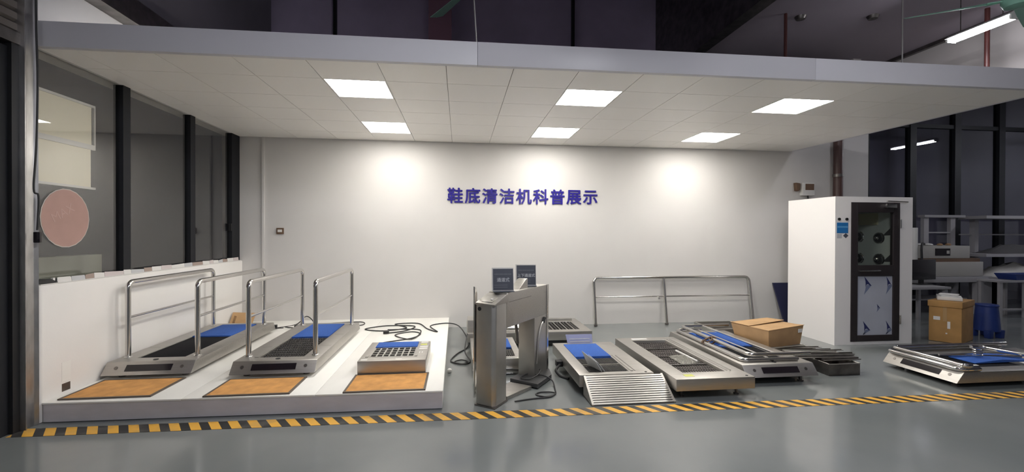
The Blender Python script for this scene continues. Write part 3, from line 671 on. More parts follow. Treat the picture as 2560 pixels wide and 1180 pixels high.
for k, (a, b, wd, th) in enumerate(bars):
    a, b = Vector(a), Vector(b); d_ = b-a
    R = Matrix.Rotation(math.atan2(d_.y, d_.x), 3, 'Z') @ Matrix.Rotation(-math.asin(d_.z/d_.length), 3, 'Y')
    m = MB().obox((a+b)/2, (d_.length, wd, th*0.4), R).obox((a+b)/2 + R @ Vector((0, wd/2, th*0.3)), (d_.length, th*0.4, th), R)
    single('angle_bar', m, M['steel_dull' if k % 3 == 2 else 'steel_dark'], bar_labels[k], 'metal bar', 'scrap angle bars', bevel=0.001)
# plastic bag with pipe on M4
t = thing('plastic_bag', 'crumpled clear plastic bag with a pale plastic stick on the grates', 'plastic bag', (2.40, 4.50, 0.17))
m = MB(); n = 12
vs = []; fs = []
for i in range(n+1):
    for j in range(n+1):
        u, v = i/n-0.5, j/n-0.5; r = 4*(0.25-u*u)*4*(0.25-v*v)
        vs.append((2.40+u*0.20+random.uniform(-.006, .006), 4.50+v*0.30+random.uniform(-.008, .008), 0.172+0.05*max(r, 0)*random.uniform(0.5, 1.1)))
for i in range(n):
    for j in range(n): fs.append((i*(n+1)+j, (i+1)*(n+1)+j, (i+1)*(n+1)+j+1, i*(n+1)+j+1))
m.add(vs, fs).build('film', M['bag'], t)
MB().cyl((2.40, 4.66, 0.225), (2.485, 4.36, 0.19), 0.011, 10).build('stick', M['paper'], t, smooth=True)
# acrylic signs
t = thing('acrylic_sign', 'frosted bent acrylic sign standing on the striped brush machine', 'table sign', (1.33, 4.22, 0.19), 0.0, 'acrylic signs on the machines')
MB().hexa([(1.30, 4.36, 0.192), (1.304, 4.36, 0.192), (1.374, 4.13, 0.192), (1.370, 4.13, 0.192)], [(1.235, 4.36, 0.335), (1.239, 4.36, 0.335), (1.325, 4.15, 0.28), (1.321, 4.15, 0.28)]).build('plate', M['acrylic_white'], t)
MB().hexa([(1.385, 4.35, 0.192), (1.389, 4.35, 0.192), (1.405, 4.13, 0.192), (1.401, 4.13, 0.192)], [(1.30, 4.35, 0.30), (1.304, 4.35, 0.30), (1.345, 4.15, 0.27), (1.341, 4.15, 0.27)]).build('brace', M['acrylic_white'], t)
t = thing('acrylic_sign', 'bluish acrylic card leaning at the far end of the blue mat machine', 'table sign', (1.46, 5.24, 0.19), 0.0, 'acrylic signs on the machines')
MB().hexa([(1.30, 5.20, 0.197), (1.61, 5.20, 0.197), (1.61, 5.206, 0.197), (1.30, 5.206, 0.197)], [(1.29, 5.27, 0.29), (1.62, 5.27, 0.29), (1.62, 5.276, 0.29), (1.29, 5.276, 0.29)]).build('card', M['blue_acrylic'], t)
for k in range(2):
    MB().box(1.33, 1.58, 5.205+0.02*k, 5.207+0.02*k, 0.212+k*0.028, 0.222+k*0.028).build('print_line', M['paper'], t)

# ------------------------------------------------------------------ leaning handrail and navy board at the back wall
t = thing('leaning_handrail', 'three-legged chrome handrail leaning against the white back wall', 'handrail', (3.6, 7.1, 0))
def lr(x, z): return (x, 7.03 + z*0.165, z)
path = fillet([lr(2.23, 0.018), lr(2.23, 0.785), lr(5.02, 0.785), lr(5.02, 0.018)], 0.09, 7)
MB().tube(path, 0.0245, 14).build('outer_tube', M['chrome'], t, smooth=True)
MB().cyl(lr(3.46, 0.018), lr(3.46, 0.78), 0.0245, 14).build('leg', M['chrome'], t, smooth=True)
MB().cyl(lr(2.24, 0.47), lr(5.01, 0.47), 0.0115, 10).build('middle_rail', M['chrome'], t, smooth=True)
for x in (2.23, 3.46, 5.02): MB().cyl(lr(x, 0.006), lr(x, 0.03), 0.029, 12).build('foot_cap', M['steel_dark'], t, smooth=True)
MB().lathe([(0.002, -0.022), (0.016, -0.018), (0.022, 0), (0.016, 0.018), (0.002, 0.022)], (3.34, 7.08, 0.445), 14).build('clamp_knob', M['bright_chrome'], t, smooth=True)
single('navy_board', MB().hexa([(5.53, 6.93, 0.0), (5.93, 6.93, 0.0), (5.93, 6.96, 0.0), (5.53, 6.96, 0.0)], [(5.48, 7.15, 0.67), (5.93, 7.15, 0.67), (5.93, 7.18, 0.67), (5.48, 7.18, 0.67)]), M['navy_panel'], 'dark navy board leaning on the wall behind the white cabinet', 'board')

# ------------------------------------------------------------------ turnstile
TR = -0.62
t = thing('turnstile', 'brushed steel pedestrian turnstile with two posts and a deep beam', 'turnstile', (0.149, 3.916, 0), TR)
tw = 0.19
MB().prism([(0, 0), (tw-0.03, 0), (tw, 0.03), (tw, 0.21), (0, 0.21)], 'z', 0.012, 0.90).build('front_post', M['steel_dull'], t, bevel=0.008, local=True)
cap = MB().hexa([(-0.006, -0.008, 0.895), (tw+0.004, -0.008, 0.895), (tw+0.004, 0.25, 0.895), (-0.006, 0.25, 0.895)], [(-0.006, -0.008, 0.915), (tw+0.004, -0.008, 0.908), (tw+0.004, 0.25, 0.985), (-0.006, 0.25, 0.99)]).build('sloped_cap', M['steel'], t, bevel=0.006, local=True)
sl = math.atan2(0.075, 0.258)
MB().obox((0.095, 0.075, 0.938), (0.11, 0.11, 0.006), Matrix.Rotation(sl, 3, 'X')).build('card_reader', M['steel_dull'], cap, bevel=0.002, local=True)
MB().obox((0.125, 0.062, 0.943), (0.02, 0.02, 0.008), Matrix.Rotation(sl, 3, 'X')).build('indicator', M['paper'], cap, local=True)
MB().cyl((0.035, -0.004, 0.86), (0.035, 0.002, 0.86), 0.018, 14).build('lens', M['black'], t, smooth=True, local=True)
MB().prism([(0.21, 0.665), (1.125, 0.655), (1.125, 0.972), (0.25, 0.985), (0.21, 0.985)], 'x', 0.0, tw).build('beam', M['steel'], t, bevel=0.006, local=True)
MB().box(tw-0.001, tw+0.0015, 0.26, 0.72, 0.895, 0.899).build('seam', M['steel_dark'], t, local=True)
MB().box(0.002, tw-0.002, 0.80, 1.12, 0.05, 0.66).build('rear_post', M['steel_dull'], t, bevel=0.006, local=True)
MB().box(tw-0.006, tw+0.006, 1.095, 1.135, 0.05, 0.975).build('edge_trim', M['chrome'], t, bevel=0.004, local=True)
MB().prism([(0.50, 0.975), (0.66, 1.07), (0.70, 1.075), (0.70, 0.975)], 'x', 0.06, 0.16).build('wedge_housing', M['steel'], t, bevel=0.008, local=True)
MB().prism([(0.09, 0.02), (0.135, 0.02), (0.135, 0.97), (0.115, 1.03), (0.09, 1.04)], 'x', -0.092, -0.077).build('side_plate', M['chrome'], t, bevel=0.004, local=True)
MB().box(-0.078, 0.002, 0.10, 0.125, 0.35, 0.88).build('side_bracket', M['steel_dark'], t, local=True)
MB().tube([(0.10, 0.55, 0.66), (0.108, 0.555, 0.58), (0.112, 0.575, 0.44)], 0.016, 10).build('barrier_arm', M['steel_dark'], t, smooth=True, local=True)
MB().tube(spline([(0.195, 0.84, 0.18), (0.20, 0.87, 0.40), (0.20, 0.93, 0.55), (0.20, 1.0, 0.60)], 6), 0.009, 8).build('conduit', M['steel_dull'], t, smooth=True, local=True)
MB().cyl((0.20, 0.985, 0.585), (0.20, 1.02, 0.63), 0.016, 10).build('conduit_gland', M['black'], t, smooth=True, local=True)
MB().box(-0.01, tw+0.01, -0.01, 0.22, 0.0, 0.012).build('base_plate', M['steel_dark'], t, local=True)
MB().prism([(-0.01, 0.64), (0.315, 0.615), (0.31, 0.96), (0.21, 1.13), (-0.005, 1.13)], 'z', 0.012, 0.055).build('base_plate', M['plate_black'], t, bevel=0.006, local=True)
for (a_, b_) in ((0.02, 0.70), (0.26, 0.68), (0.02, 1.08), (0.17, 1.08)): MB().cyl((a_, b_, 0), (a_, b_, 0.014), 0.02, 10).build('base_foot', M['black'], t, local=True)
# signs on the turnstile
def stand_sign(label, c, rz, title, lean, wd=0.205, ht=0.215):
    t = thing('table_sign', label, 'table sign', c, rz, 'slate table signs on the turnstile')
    R = Matrix.Rotation(-lean, 3, 'X')
    def P(x, h, off=0.0): return R @ Vector((x, -off, h))
    m = MB().obox(P(0, ht/2+0.005), (wd, 0.004, ht), R).build('acrylic_plate', M['paper'], t, bevel=0.001, local=True)
    MB().obox(P(0.004, ht/2+0.003, 0.0032), (wd-0.016, 0.002, ht-0.018), R).build('slate_face', M['slate'], t, local=True)
    MB().box(-wd/2+0.01, wd/2, -0.05, 0.05, 0.0, 0.005).build('foot_plate', M['slate'], t, local=True)
    RX = Matrix.Rotation(PI/2-lean, 4, 'X')
    for body, size, h, mm, off in ((title, 0.040 if len(title) < 4 else 0.037, ht*0.50, 'slate_text', 0.0010)    ,):
        me = text_mesh(body, size, 0.0003, off); me.materials.append(M[mm])
        o = bpy.data.objects.new('lettering', me); C.objects.link(o); o.parent = t
        o.matrix_local = Matrix.Translation(P(0.004, h, 0.0046)) @ RX
    m = MB()
    for k in range(12): m.obox(P(-wd*0.36+k*wd*0.066, ht*0.74, 0.0045), (wd*0.05, 0.0006, 0.012 if k % 3 else 0.009), R)
    m.build('print_line', M['slate_faint'], t, local=True)
    for k in range(2):
        MB().obox(P(-0.02, ht*(0.27-0.09*k), 0.0045), (wd*0.62, 0.0006, 0.006), R).build('print_line', M['slate_faint'], t, local=True)
    return t
stand_sign('slate grey sign with pale three-character title on the turnstile, nearer one', (0.400, 4.055, 0.990), 0.05, '通道式', 0.16)
stand_sign('slate grey sign behind the wedge on the turnstile, further back', (0.685, 4.52, 0.982), -0.02, '上下通道式', 0.12, 0.215, 0.22)
# cover plates on the floor by the turnstile
def tl(P):
    c, s_ = math.cos(TR), math.sin(TR); return [(0.149+c*x-s_*y, 3.916+s_*x+c*y, 0) for x, y in P]
def plate(label, pts, z0, z1, mname):
    return single('cover_plate', MB().hexa([(x, y, z0+dz) for x, y, dz in pts], [(x, y, z1+dz) for x, y, dz in pts]), M[mname], label, 'metal plate', None, bevel=0.004)
plate('bright steel cover sheet on the floor beside the turnstile post', tl([(0.02, 0.235), (0.185, 0.235), (0.255, 0.60), (0.01, 0.60)]), 0.002, 0.034, 'steel')

# ------------------------------------------------------------------ cables
def cord(label, pts, r, plugs=(), group='black power cords', n=7):
    xs = [Vector(p) for p in pts]
    t = thing('power_cord', label, 'cable', tuple(xs[0]), 0, group)
    MB().tube(spline(pts, n), r, 7).build('cable', M['wire'], t, smooth=True)
    for (c, size, a, mm) in plugs:
        MB().obox(c, size, Matrix.Rotation(a, 3, 'Z')).build('plug', M[mm], t, bevel=0.006)
    return t
zf = PZ + 0.008
cord('black cord lying in wide loops on the platform behind the small grid cleaner',
     [(-0.66, 5.13, PZ+0.05), (-0.66, 5.30, zf), (-0.58, 5.52, zf), (-0.72, 5.58, zf), (-0.78, 5.42, zf), (-0.92, 5.36, zf), (-0.96, 5.58, zf), (-0.62, 5.80, zf), (-0.52, 6.05, zf), (-0.66, 6.18, zf), (-0.85, 6.0, zf), (-0.60, 5.72, zf+.008), (-0.55, 6.3, zf), (-1.0, 6.35, zf)], 0.007,
     [((-0.985, 6.13, PZ+0.02), (0.075, 0.06, 0.036), 0.1, 'black')])
cord('black cord running over the platform edge in a long loop to the floor',
     [(-0.98, 6.13, zf), (-0.75, 6.25, zf), (-0.65, 6.55, zf), (-1.05, 6.62, zf), (-1.32, 6.42, zf), (-1.05, 6.28, zf), (-0.75, 6.45, zf), (-0.95, 6.72, zf), (-0.62, 6.75, zf), (-0.45, 6.35, zf), (-0.30, 6.15, zf), (-0.42, 6.55, zf), (-0.18, 6.72, zf), (0.0, 6.5, 0.16), (0.12, 6.05, 0.06), (0.10, 5.85, 0.012), (-0.02, 5.60, 0.010), (-0.10, 5.28, 0.010), (0.02, 5.14, 0.010), (0.10, 5.22, 0.012), (0.02, 5.30, 0.012), (-0.06, 5.20, 0.014), (0.06, 5.12, 0.014), (0.13, 5.25, 0.012), (0.07, 5.55, 0.05), (0.105, 5.79, 0.21)], 0.008)
cord('black cord with two adapters behind the handrail machine near the back corner',
     [(-2.42, 6.42, PZ+0.05), (-2.60, 6.62, zf), (-2.40, 6.85, zf), (-2.30, 7.0, PZ+0.10), (-2.15, 6.85, zf), (-2.28, 6.60, zf), (-2.5, 6.70, zf)], 0.007,
     [((-2.62, 6.60, PZ+0.03), (0.10, 0.06, 0.055), 0.2, 'black'), ((-2.24, 6.52, PZ+0.035), (0.12, 0.07, 0.06), 0.0, 'black')])
cord('black cord with white plug coiled behind the middle brush machine',
     [(-2.10, 6.42, PZ+0.04), (-2.05, 6.55, zf), (-1.70, 6.60, zf), (-1.42, 6.72, zf), (-1.50, 6.95, zf), (-1.95, 6.88, zf), (-2.10, 6.72, zf), (-1.80, 6.62, zf+.006), (-1.6, 6.8, zf), (-1.95, 6.80, zf)], 0.007,
     [((-2.03, 6.72, PZ+0.025), (0.09, 0.05, 0.045), 0.4, 'white_plastic'), ((-1.90, 6.72, PZ+0.022), (0.10, 0.05, 0.04), 0.1, 'black')])
cord('black cord curling from the turnstile cover over the floor', [(0.72, 4.52, 0.075), (0.66, 4.47, 0.07), (0.62, 4.40, 0.068), (0.70, 4.36, 0.068), (0.80, 4.44, 0.085), (0.84, 4.55, 0.10), (0.76, 4.60, 0.09), (0.72, 4.52, 0.07), (0.86, 4.45, 0.068), (0.94, 4.40, 0.03), (0.93, 4.22, 0.008), (0.90, 4.08, 0.008), (0.80, 4.03, 0.008), (0.72, 4.09, 0.008), (0.78, 4.15, 0.008), (0.90, 4.11, 0.012), (0.84, 4.02, 0.008), (0.66, 3.99, 0.008), (0.50, 3.945, 0.008)], 0.007)
cord('thin dark cable hanging in front of the window with a small socket box', [(-3.255, 3.83, 3.9), (-3.26, 3.835, 3.2), (-3.25, 3.835, 2.7), (-3.256, 3.83, 2.2), (-3.268, 3.822, 1.86), (-3.25, 3.84, 1.80), (-3.254, 3.833, 1.54)], 0.007,
     [((-3.252, 3.832, 1.485), (0.04, 0.03, 0.085), 0.3, 'blackgloss')], 'hanging cable')

# ------------------------------------------------------------------ window sticker, blinds, sill clutter, wall fittings
t = thing('window_sticker', 'round faded red sticker on the first window pane', 'sticker', (WX-0.03, 4.245, 1.395))
def disc(r, n, x, ry=1.0): return [(4.247+r*math.cos(2*PI*k/n+0.26)*0.97, 1.647+r*math.sin(2*PI*k/n+0.26)*1.03) for k in range(n)]
MB().prism(disc(0.247, 22, 0), 'x', WX-0.0345, WX-0.0325).build('edge', M['pink_edge'], t)
MB().prism(disc(0.240, 22, 0), 'x', WX-0.0330, WX-0.0310).build('face', M['pink'], t)
me = text_mesh('MAX', 0.11, 0.0004); me.materials.append(M['pink_print'])
o = bpy.data.objects.new('faint_print', me); C.objects.link(o); o.parent = t
o.matrix_local = Matrix.Translation((0.0, -0.03, 0.30)) @ Matrix.Rotation(PI/2, 4, 'Z') @ Matrix.Rotation(PI/2, 4, 'X') @ Matrix.Rotation(0.5, 4, 'Z')
t = thing('window_blind', 'cream roller blind in two fields behind the first window pane', 'blind', (-3.42, 4.32, 1.95))
MB().box(-3.425, -3.420, 4.035, 4.565, 2.335, 2.695).build('upper_cloth', M['blind'], t)
MB().box(-3.425, -3.420, 4.035, 4.555, 1.945, 2.295).build('lower_cloth', M['blind'], t)
for a in ((4.02, 4.60, 2.69, 2.712), (4.02, 4.60, 2.295, 2.34), (4.02, 4.60, 1.925, 1.945), (4.588, 4.60, 2.34, 2.69)):
    MB().box(-3.432, -3.412, *a).build('blind_rail', M['white_plastic'], t)
t = thing('tool_pouch', 'dark tool pouch lying on the near end of the window sill', 'pouch', (-3.33, 3.97, 1.10))
MB().hexa([(-3.37, 3.93, 1.107), (-3.325, 3.93, 1.107), (-3.32, 4.10, 1.107), (-3.36, 4.10, 1.107)], [(-3.365, 3.94, 1.15), (-3.33, 3.94, 1.145), (-3.33, 4.05, 1.14), (-3.36, 4.05, 1.14)]).build('pouch_body', M['rubber'], t, bevel=0.006)
MB().box(-3.345, -3.328, 4.055, 4.075, 1.107, 1.148).build('white_tab', M['paper'], t)
single('wall_note', MB().box(-3.3098, -3.3085, 4.11, 4.195, 0.27, 0.43), M['platform'], 'pale paper strip stuck low on the white window wall', 'paper')
single('wall_tag', MB().box(-3.3098, -3.3082, 4.11, 4.19, 0.185, 0.25), M['steel_dark'], 'small dark printed tag near the platform on the window wall', 'tag')
t = thing('thermostat', 'small dark framed wall control on the white wall near the trunking', 'wall control', (-2.757, WY-0.02, 1.50))
MB().box(-2.81, -2.705, WY-0.022, WY-0.001, 1.505, 1.60).build('case', M['brown_strip'], t, bevel=0.004)
MB().box(-2.79, -2.725, WY-0.026, WY-0.022, 1.535, 1.575).build('display', M['paper'], t)
single('cable_trunking', MB().box(-3.025, -2.985, WY-0.022, WY-0.001, PZ+0.25, CZ-0.002), M['wall'], 'white vertical cable trunking beside the window corner', 'trunking', bevel=0.003)
t = thing('cardboard_scrap', 'torn piece of cardboard leaning in the corner behind the belt machine', 'cardboard', (-3.18, 6.9, PZ))
MB().hexa([(-3.28, 6.72, PZ+0.001), (-3.03, 6.86, PZ+0.001), (-3.03, 6.88, PZ+0.001), (-3.28, 6.74, PZ+0.001)], [(-3.28, 6.86, PZ+0.20), (-3.03, 7.0, PZ+0.16), (-3.03, 7.02, PZ+0.16), (-3.28, 6.88, PZ+0.20)]).build('sheet', M['card'], t)
MB().obox((-3.21, 6.74, PZ+0.09), (0.03, 0.008, 0.17), Matrix.Rotation(0.3, 3, 'Y')).build('torn_edge', M['card_dark'], t)
single('floor_stopper', MB().lathe([(0.014, 0), (0.022, 0.008), (0.027, 0.022), (0.024, 0.038), (0.012, 0.047)], (-0.105, 4.86, 0.0), 16), M['white_plastic'], 'small white round stopper on the floor by the platform side', 'stopper', smooth=True)

# --- blue wall lettering
sg = thing('wall_sign', 'row of nine dark blue Chinese characters on the white back wall', 'wall sign', (1.053, WY, 2.13))
chars = '鞋底清洁机科普展示'
for i, ch in enumerate(chars):
    me = text_mesh(ch, 0.262, 0.006, 0.0055); me.materials.append(M['letter'])
    o = bpy.data.objects.new('character', me); C.objects.link(o); o.parent = sg
    x = -0.213 + 2.532*(i+0.5)/9 - 1.053
    o.matrix_local = Matrix.Translation((x, -0.008, 0.008 - 0.004*i/9)) @ Matrix.Rotation(PI/2, 4, 'X')

# ------------------------------------------------------------------ air shower cabinet
CX0, CX1, CY0, CY1, CH = 5.125, 6.325, 5.49, 6.36, 2.05
t = thing('air_shower', 'white air shower cabinet with glazed dark framed door', 'cabinet', (5.72, 5.9, 0))
dx0, dx1, dz0, dz1 = 5.365, 6.115, 0.045, 1.972
m = MB()
m.box(CX0, CX1, CY0+0.05, CY0+0.10, dz1, CH) if False else None
m.box(CX0, dx0, CY0, CY1, 0.0, CH); m.box(dx1, CX1, CY0, CY1, 0.0, CH)
m.box(dx0, dx1, CY0, CY1, dz1, CH); m.box(dx0, dx1, CY0, CY1, 0.0, dz0); m.box(dx0, dx1, CY1-0.05, CY1, dz0, dz1)
m.build('cabinet_shell', M['cabinet'], t)
MB().box(dx0+0.001, dx1-0.001, CY1-0.056, CY1-0.05, dz0, dz1).build('inner_wall', M['interior_steel'], t)
MB().box(dx0+0.001, dx0+0.004, CY0+0.07, CY1-0.056, dz0, dz1).build('inner_wall', M['interior_steel'], t)
MB().box(dx1-0.004, dx1-0.001, CY0+0.07, CY1-0.056, dz0, dz1).build('inner_wall', M['interior_steel'], t)
MB().box(dx1-0.03, dx1-0.0042, 5.80, 6.25, 1.67, 1.84).build('lamp_cover', M['cream_light'], t)
yb = CY0 - 0.012
def ring(x0, x1, z0, z1, wd, y0, y1):
    m = MB(); m.box(x0, x1, y0, y1, z1-wd, z1); m.box(x0, x1, y0, y1, z0, z0+wd); m.box(x0, x0+wd, y0, y1, z0+wd, z1-wd); m.box(x1-wd, x1, y0, y1, z0+wd, z1-wd); return m
m = MB()
m.box(dx0, 5.465, yb, CY0+0.045, dz0, dz1); m.box(6.02, dx1, yb, CY0+0.045, dz0, dz1)
m.box(5.465, 6.02, yb, CY0+0.045, 1.835, dz1); m.box(5.465, 6.02, yb, CY0+0.045, 0.95, 1.10); m.box(5.465, 6.02, yb, CY0+0.045, dz0, 0.128)
dr_ = m.build('door', M['doorframe'], t, bevel=0.003)
MB().box(5.465, 6.02, CY0+0.012, CY0+0.018, 1.10, 1.835).build('glass_pane', M['door_glass'], dr_)
MB().box(5.465, 6.02, CY0+0.008, CY0+0.016, 0.128, 0.95).build('kick_panel', M['film'], dr_)
MB().box(5.47, 5.79, yb-0.032, yb-0.016, 1.018, 1.034).box(5.47, 5.49, yb-0.02, yb, 1.015, 1.037).box(5.76, 5.78, yb-0.02, yb, 1.015, 1.037).build('handle', M['bright_chrome'], dr_, bevel=0.003)
for z in (0.34, 1.68): MB().cyl((dx1+0.005, yb-0.004, z-0.06), (dx1+0.005, yb-0.004, z+0.06), 0.012, 10).build('hinge', M['chrome'], dr_, smooth=True)
MB().box(5.86, 6.02, yb-0.045, yb, 1.895, 1.95).build('door_closer', M['chrome'], dr_, bevel=0.006)
MB().obox((6.04, yb-0.03, 1.985), (0.32, 0.02, 0.014), Matrix.Rotation(0.03, 3, 'Y')).build('closer_arm', M['steel'], dr_)
# arrow prints on the protective film
ya = CY0+0.0075
def arrow(cx, cz, s, clip=None):
    up = [(cx-0.042*s, cz+0.10*s), (cx+0.075*s, cz-0.035*s), (cx+0.045*s, cz-0.03*s), (cx+0.02*s, cz-0.008*s), (cx-0.005*s, cz-0.012*s), (cx-0.02*s, cz-0.05*s), (cx-0.022*s, cz+0.03*s)]
    dn = [(cx+0.06*s, cz-0.038*s), (cx-0.045*s, cz-0.155*s), (cx-0.026*s, cz-0.09*s), (cx-0.018*s, cz-0.045*s), (cx+0.005*s, cz-0.018*s), (cx+0.03*s, cz-0.02*s)]
    cl = lambda P: [(min(max(x, 5.468), 6.017), min(max(z, 0.131), 0.948)) for x, z in P]
    MB().prism(cl(up), 'y', ya-0.0006, ya).build('arrow_print', M['arrow'], dr_)
    MB().prism(cl(dn), 'y', ya-0.0005, ya).build('arrow_print', M['arrow_soft'], dr_)
arrow(5.625, 0.845, 1.0); arrow(5.965, 0.845, 1.0); arrow(5.80, 0.515, 0.45); arrow(5.61, 0.225, 1.0); arrow(5.965, 0.225, 1.0)
# air nozzles on the inner side wall
for (y, z) in ((5.788, 1.476), (5.785, 1.165), (6.114, 1.49), (6.112, 1.164)):
    x = dx1-0.004
    nz = MB().cyl((x, y, z), (x-0.012, y, z), 0.088, 22, 0.080).build('nozzle', M['bright_chrome'], t, smooth=True)
    MB().cyl((x-0.012, y, z), (x-0.020, y, z), 0.066, 20, 0.060).build('nozzle_cup', M['black'], nz, smooth=True)
    MB().lathe([(0.001, -0.026), (0.020, -0.022), (0.030, -0.006), (0.030, 0.006), (0.020, 0.022), (0.001, 0.026)], (x-0.035, y, z), 16).build('nozzle_tip', M['bright_chrome'], nz, smooth=True)
for (y, z) in ((5.60, 1.58), (5.60, 1.20)):
    MB().prism([(y+0.13, z-0.07), (y-0.03, z+0.08), (y-0.02, z-0.02), (y-0.05, z-0.06)], 'x', dx1-0.0055, dx1-0.0042).build('film_print', M['tile_dark'], t)
# control labels on the left stile
for x in (5.18, 5.295): MB().cyl((x, CY0, 1.737), (x, CY0-0.014, 1.737), 0.019, 14).build('button', M['black'], t, smooth=True)
cp = MB().box(5.15, 5.32, CY0-0.003, CY0, 1.545, 1.69).build('control_label', M['blue_screen'], t)
MB().box(5.155, 5.315, CY0-0.0035, CY0-0.003, 1.618, 1.642).build('label_band', M['blue_screen_band'], cp)
MB().box(5.152, 5.225, CY0-0.002, CY0, 1.475, 1.535).build('rating_label', M['slate_text'], t)
MB().prism([(5.245, 1.51), (5.285, 1.545), (5.325, 1.51), (5.285, 1.475)], 'y', CY0-0.002, CY0).build('diamond_label', M['slate'], t)
# wall above the cabinet: control box, sounder, drain pipe
t = thing('meter_box', 'white meter box with dark window on the wall above the cabinet', 'meter box', (6.13, WY-0.05, 2.20))
MB().box(6.02, 6.25, WY-0.08, WY-0.001, 2.215, 2.44).build('case', M['white_plastic'], t, bevel=0.006)
MB().box(6.07, 6.235, WY-0.084, WY-0.08, 2.31, 2.42).build('window', M['brown_strip'], t)
MB().cyl((6.15, WY-0.04, 2.215), (6.17, WY-0.04, 2.06), 0.012, 8).build('cable', M['wire'], t)
single('alarm_sounder', MB().prism([(5.90, 2.44), (5.985, 2.43), (5.98, 2.32), (5.955, 2.29), (5.915, 2.30)], 'y', WY-0.07, WY-0.001), M['brown_strip'], 'small brown alarm sounder left of the meter box', 'alarm', bevel=0.005)
t = thing('drain_pipe', 'brown vertical drain pipe on the wall right of the canopy', 'pipe', (6.70, WY-0.08, 0))
MB().cyl((6.70, WY-0.085, 0), (6.70, WY-0.085, 4.2), 0.075, 18).build('pipe_run', M['pipe_brown'], t, smooth=True)
for z in (1.6, 2.55, 3.5): MB().cyl((6.70, WY-0.085, z), (6.70, WY-0.085, z+0.05), 0.083, 18).build('pipe_clamp', M['steel_dark'], t, smooth=True)

# ------------------------------------------------------------------ right-hand store corner
t = thing('large_carton', 'tall worn cardboard carton standing right of the white cabinet', 'carton', (7.08, 5.6, 0))
q = [Vector((6.745, 5.615)), Vector((6.93, 5.335)), Vector((7.415, 5.56)), Vector((7.23, 5.84))]
ctr = sum(q, Vector((0, 0)))/4
MB().prism([tuple(v) for v in q], 'z', 0.004, 0.50).build('box_body', M['card_dim'], t, bevel=0.006)
MB().prism([tuple(ctr+(v-ctr)*1.06) for v in q], 'z', 0.50, 0.585).build('lid', M['card_dim'], t, bevel=0.006)
d1 = (q[1]-q[0]).normalized(); n1 = Vector((d1.y, -d1.x)); Rq = Matrix.Rotation(math.atan2(d1.y, d1.x), 3, 'Z')
def on_face(u, z, w_, h_, nm, mm, off=0.003):
    c = q[0]+(q[1]-q[0])*u + n1*off; MB().obox((c.x, c.y, z), (w_, 0.003, h_), Rq).build(nm, M[mm], t)
on_face(0.25, 0.335, 0.07, 0.05, 'paper_label', 'paper'); on_face(0.62, 0.25, 0.03, 0.10, 'paper_strip', 'paper'); on_face(0.55, 0.13, 0.018, 0.018, 'paper_spot', 'paper')
on_face(0.5, 0.545, 0.19, 0.022, 'stamp', 'card_dark', 0.014); on_face(0.5, 0.40, 0.04, 0.2, 'tape', 'tape_clear')
t = thing('paper_stack', 'white flat box with a booklet on top of the tall carton', 'paper stack', (7.05, 5.58, 0.587))
Rz = Matrix.Rotation(math.atan2(d1.y, d1.x)+0.15, 3, 'Z')
MB().obox((7.03, 5.575, 0.612), (0.26, 0.22, 0.048), Rz).build('flat_box', M['paper'], t, bevel=0.003)
MB().obox((7.05, 5.60, 0.645), (0.22, 0.16, 0.016), Rz @ Matrix.Rotation(0.3, 3, 'Z')).build('booklet', M['white_plastic'], t, bevel=0.003)
MB().obox((7.07, 5.61, 0.663), (0.20, 0.15, 0.014), Rz @ Matrix.Rotation(-0.2, 3, 'Z')).build('booklet', M['paper'], t, bevel=0.003)
t = thing('plastic_stool', 'dark blue plastic stool standing behind the tall carton', 'stool', (7.86, 5.72, 0))
MB().lathe([(0.125, 0.455), (0.132, 0.475), (0.122, 0.49), (0.02, 0.492)], (7.86, 5.72, 0), 20).build('seat', M['blue_plastic'], t, smooth=True)
MB().lathe([(0.150, 0.10), (0.122, 0.455)], (7.86, 5.72, 0), 20).build('skirt', M['blue_plastic'], t, smooth=True)
for k in range(4):
    a = PI/4 + k*PI/2; c, d_ = 7.86+0.135*math.cos(a), 5.72+0.135*math.sin(a)
    MB().hexa([(c-0.035, d_-0.035, 0), (c+0.035, d_-0.035, 0), (c+0.035, d_+0.035, 0), (c-0.035, d_+0.035, 0)], [(c-0.04, d_-0.04, 0.12), (c+0.04, d_-0.04, 0.12), (c+0.04, d_+0.04, 0.12), (c-0.04, d_+0.04, 0.12)]).build('leg', M['blue_plastic'], t, bevel=0.008)
# work bench with instruments
t = thing('work_bench', 'grey work bench carrying the grey instruments under the dark windows', 'work bench', (9.3, 7.65, 0))
MB().box(8.20, 10.18, 7.33, 8.0, 0.62, 0.73).build('bench_top', M['grey_bench'], t, bevel=0.004)
MB().box(9.86, 10.18, 7.33, 7.42, 0, 0.62).build('leg', M['grey_bench'], t); MB().box(9.86, 10.18, 7.90, 8.0, 0, 0.62).build('leg', M['grey_bench'], t)
MB().box(8.20, 8.40, 7.33, 8.0, 0, 0.62).build('drawer_unit', M['grey_bench'], t)
MB().box(8.42, 9.86, 7.50, 7.95, 0.26, 0.29).build('shelf', M['grey_bench'], t)
t = thing('side_desk', 'low grey side desk with papers between cabinet and bench', 'desk', (7.9, 6.9, 0))
MB().box(7.30, 8.30, 6.55, 7.10, 0.60, 0.64).build('desk_top', M['grey_bench'], t, bevel=0.004)
for x in (7.33, 8.22):
    for y in (6.58, 7.02): MB().box(x, x+0.05, y, y+0.05, 0, 0.60).build('leg', M['grey_bench'], t)
t = thing('lower_instrument', 'wide grey instrument case lowest on the work bench', 'instrument', (9.4, 7.6, 0.73))
MB().box(8.72, 10.0, 7.34, 7.90, 0.735, 1.01).build('case', M['grey_machine'], t, bevel=0.006)
MB().box(8.72, 9.95, 7.36, 7.88, 1.01, 1.075).build('brown_tray', M['brown_strip'], t)
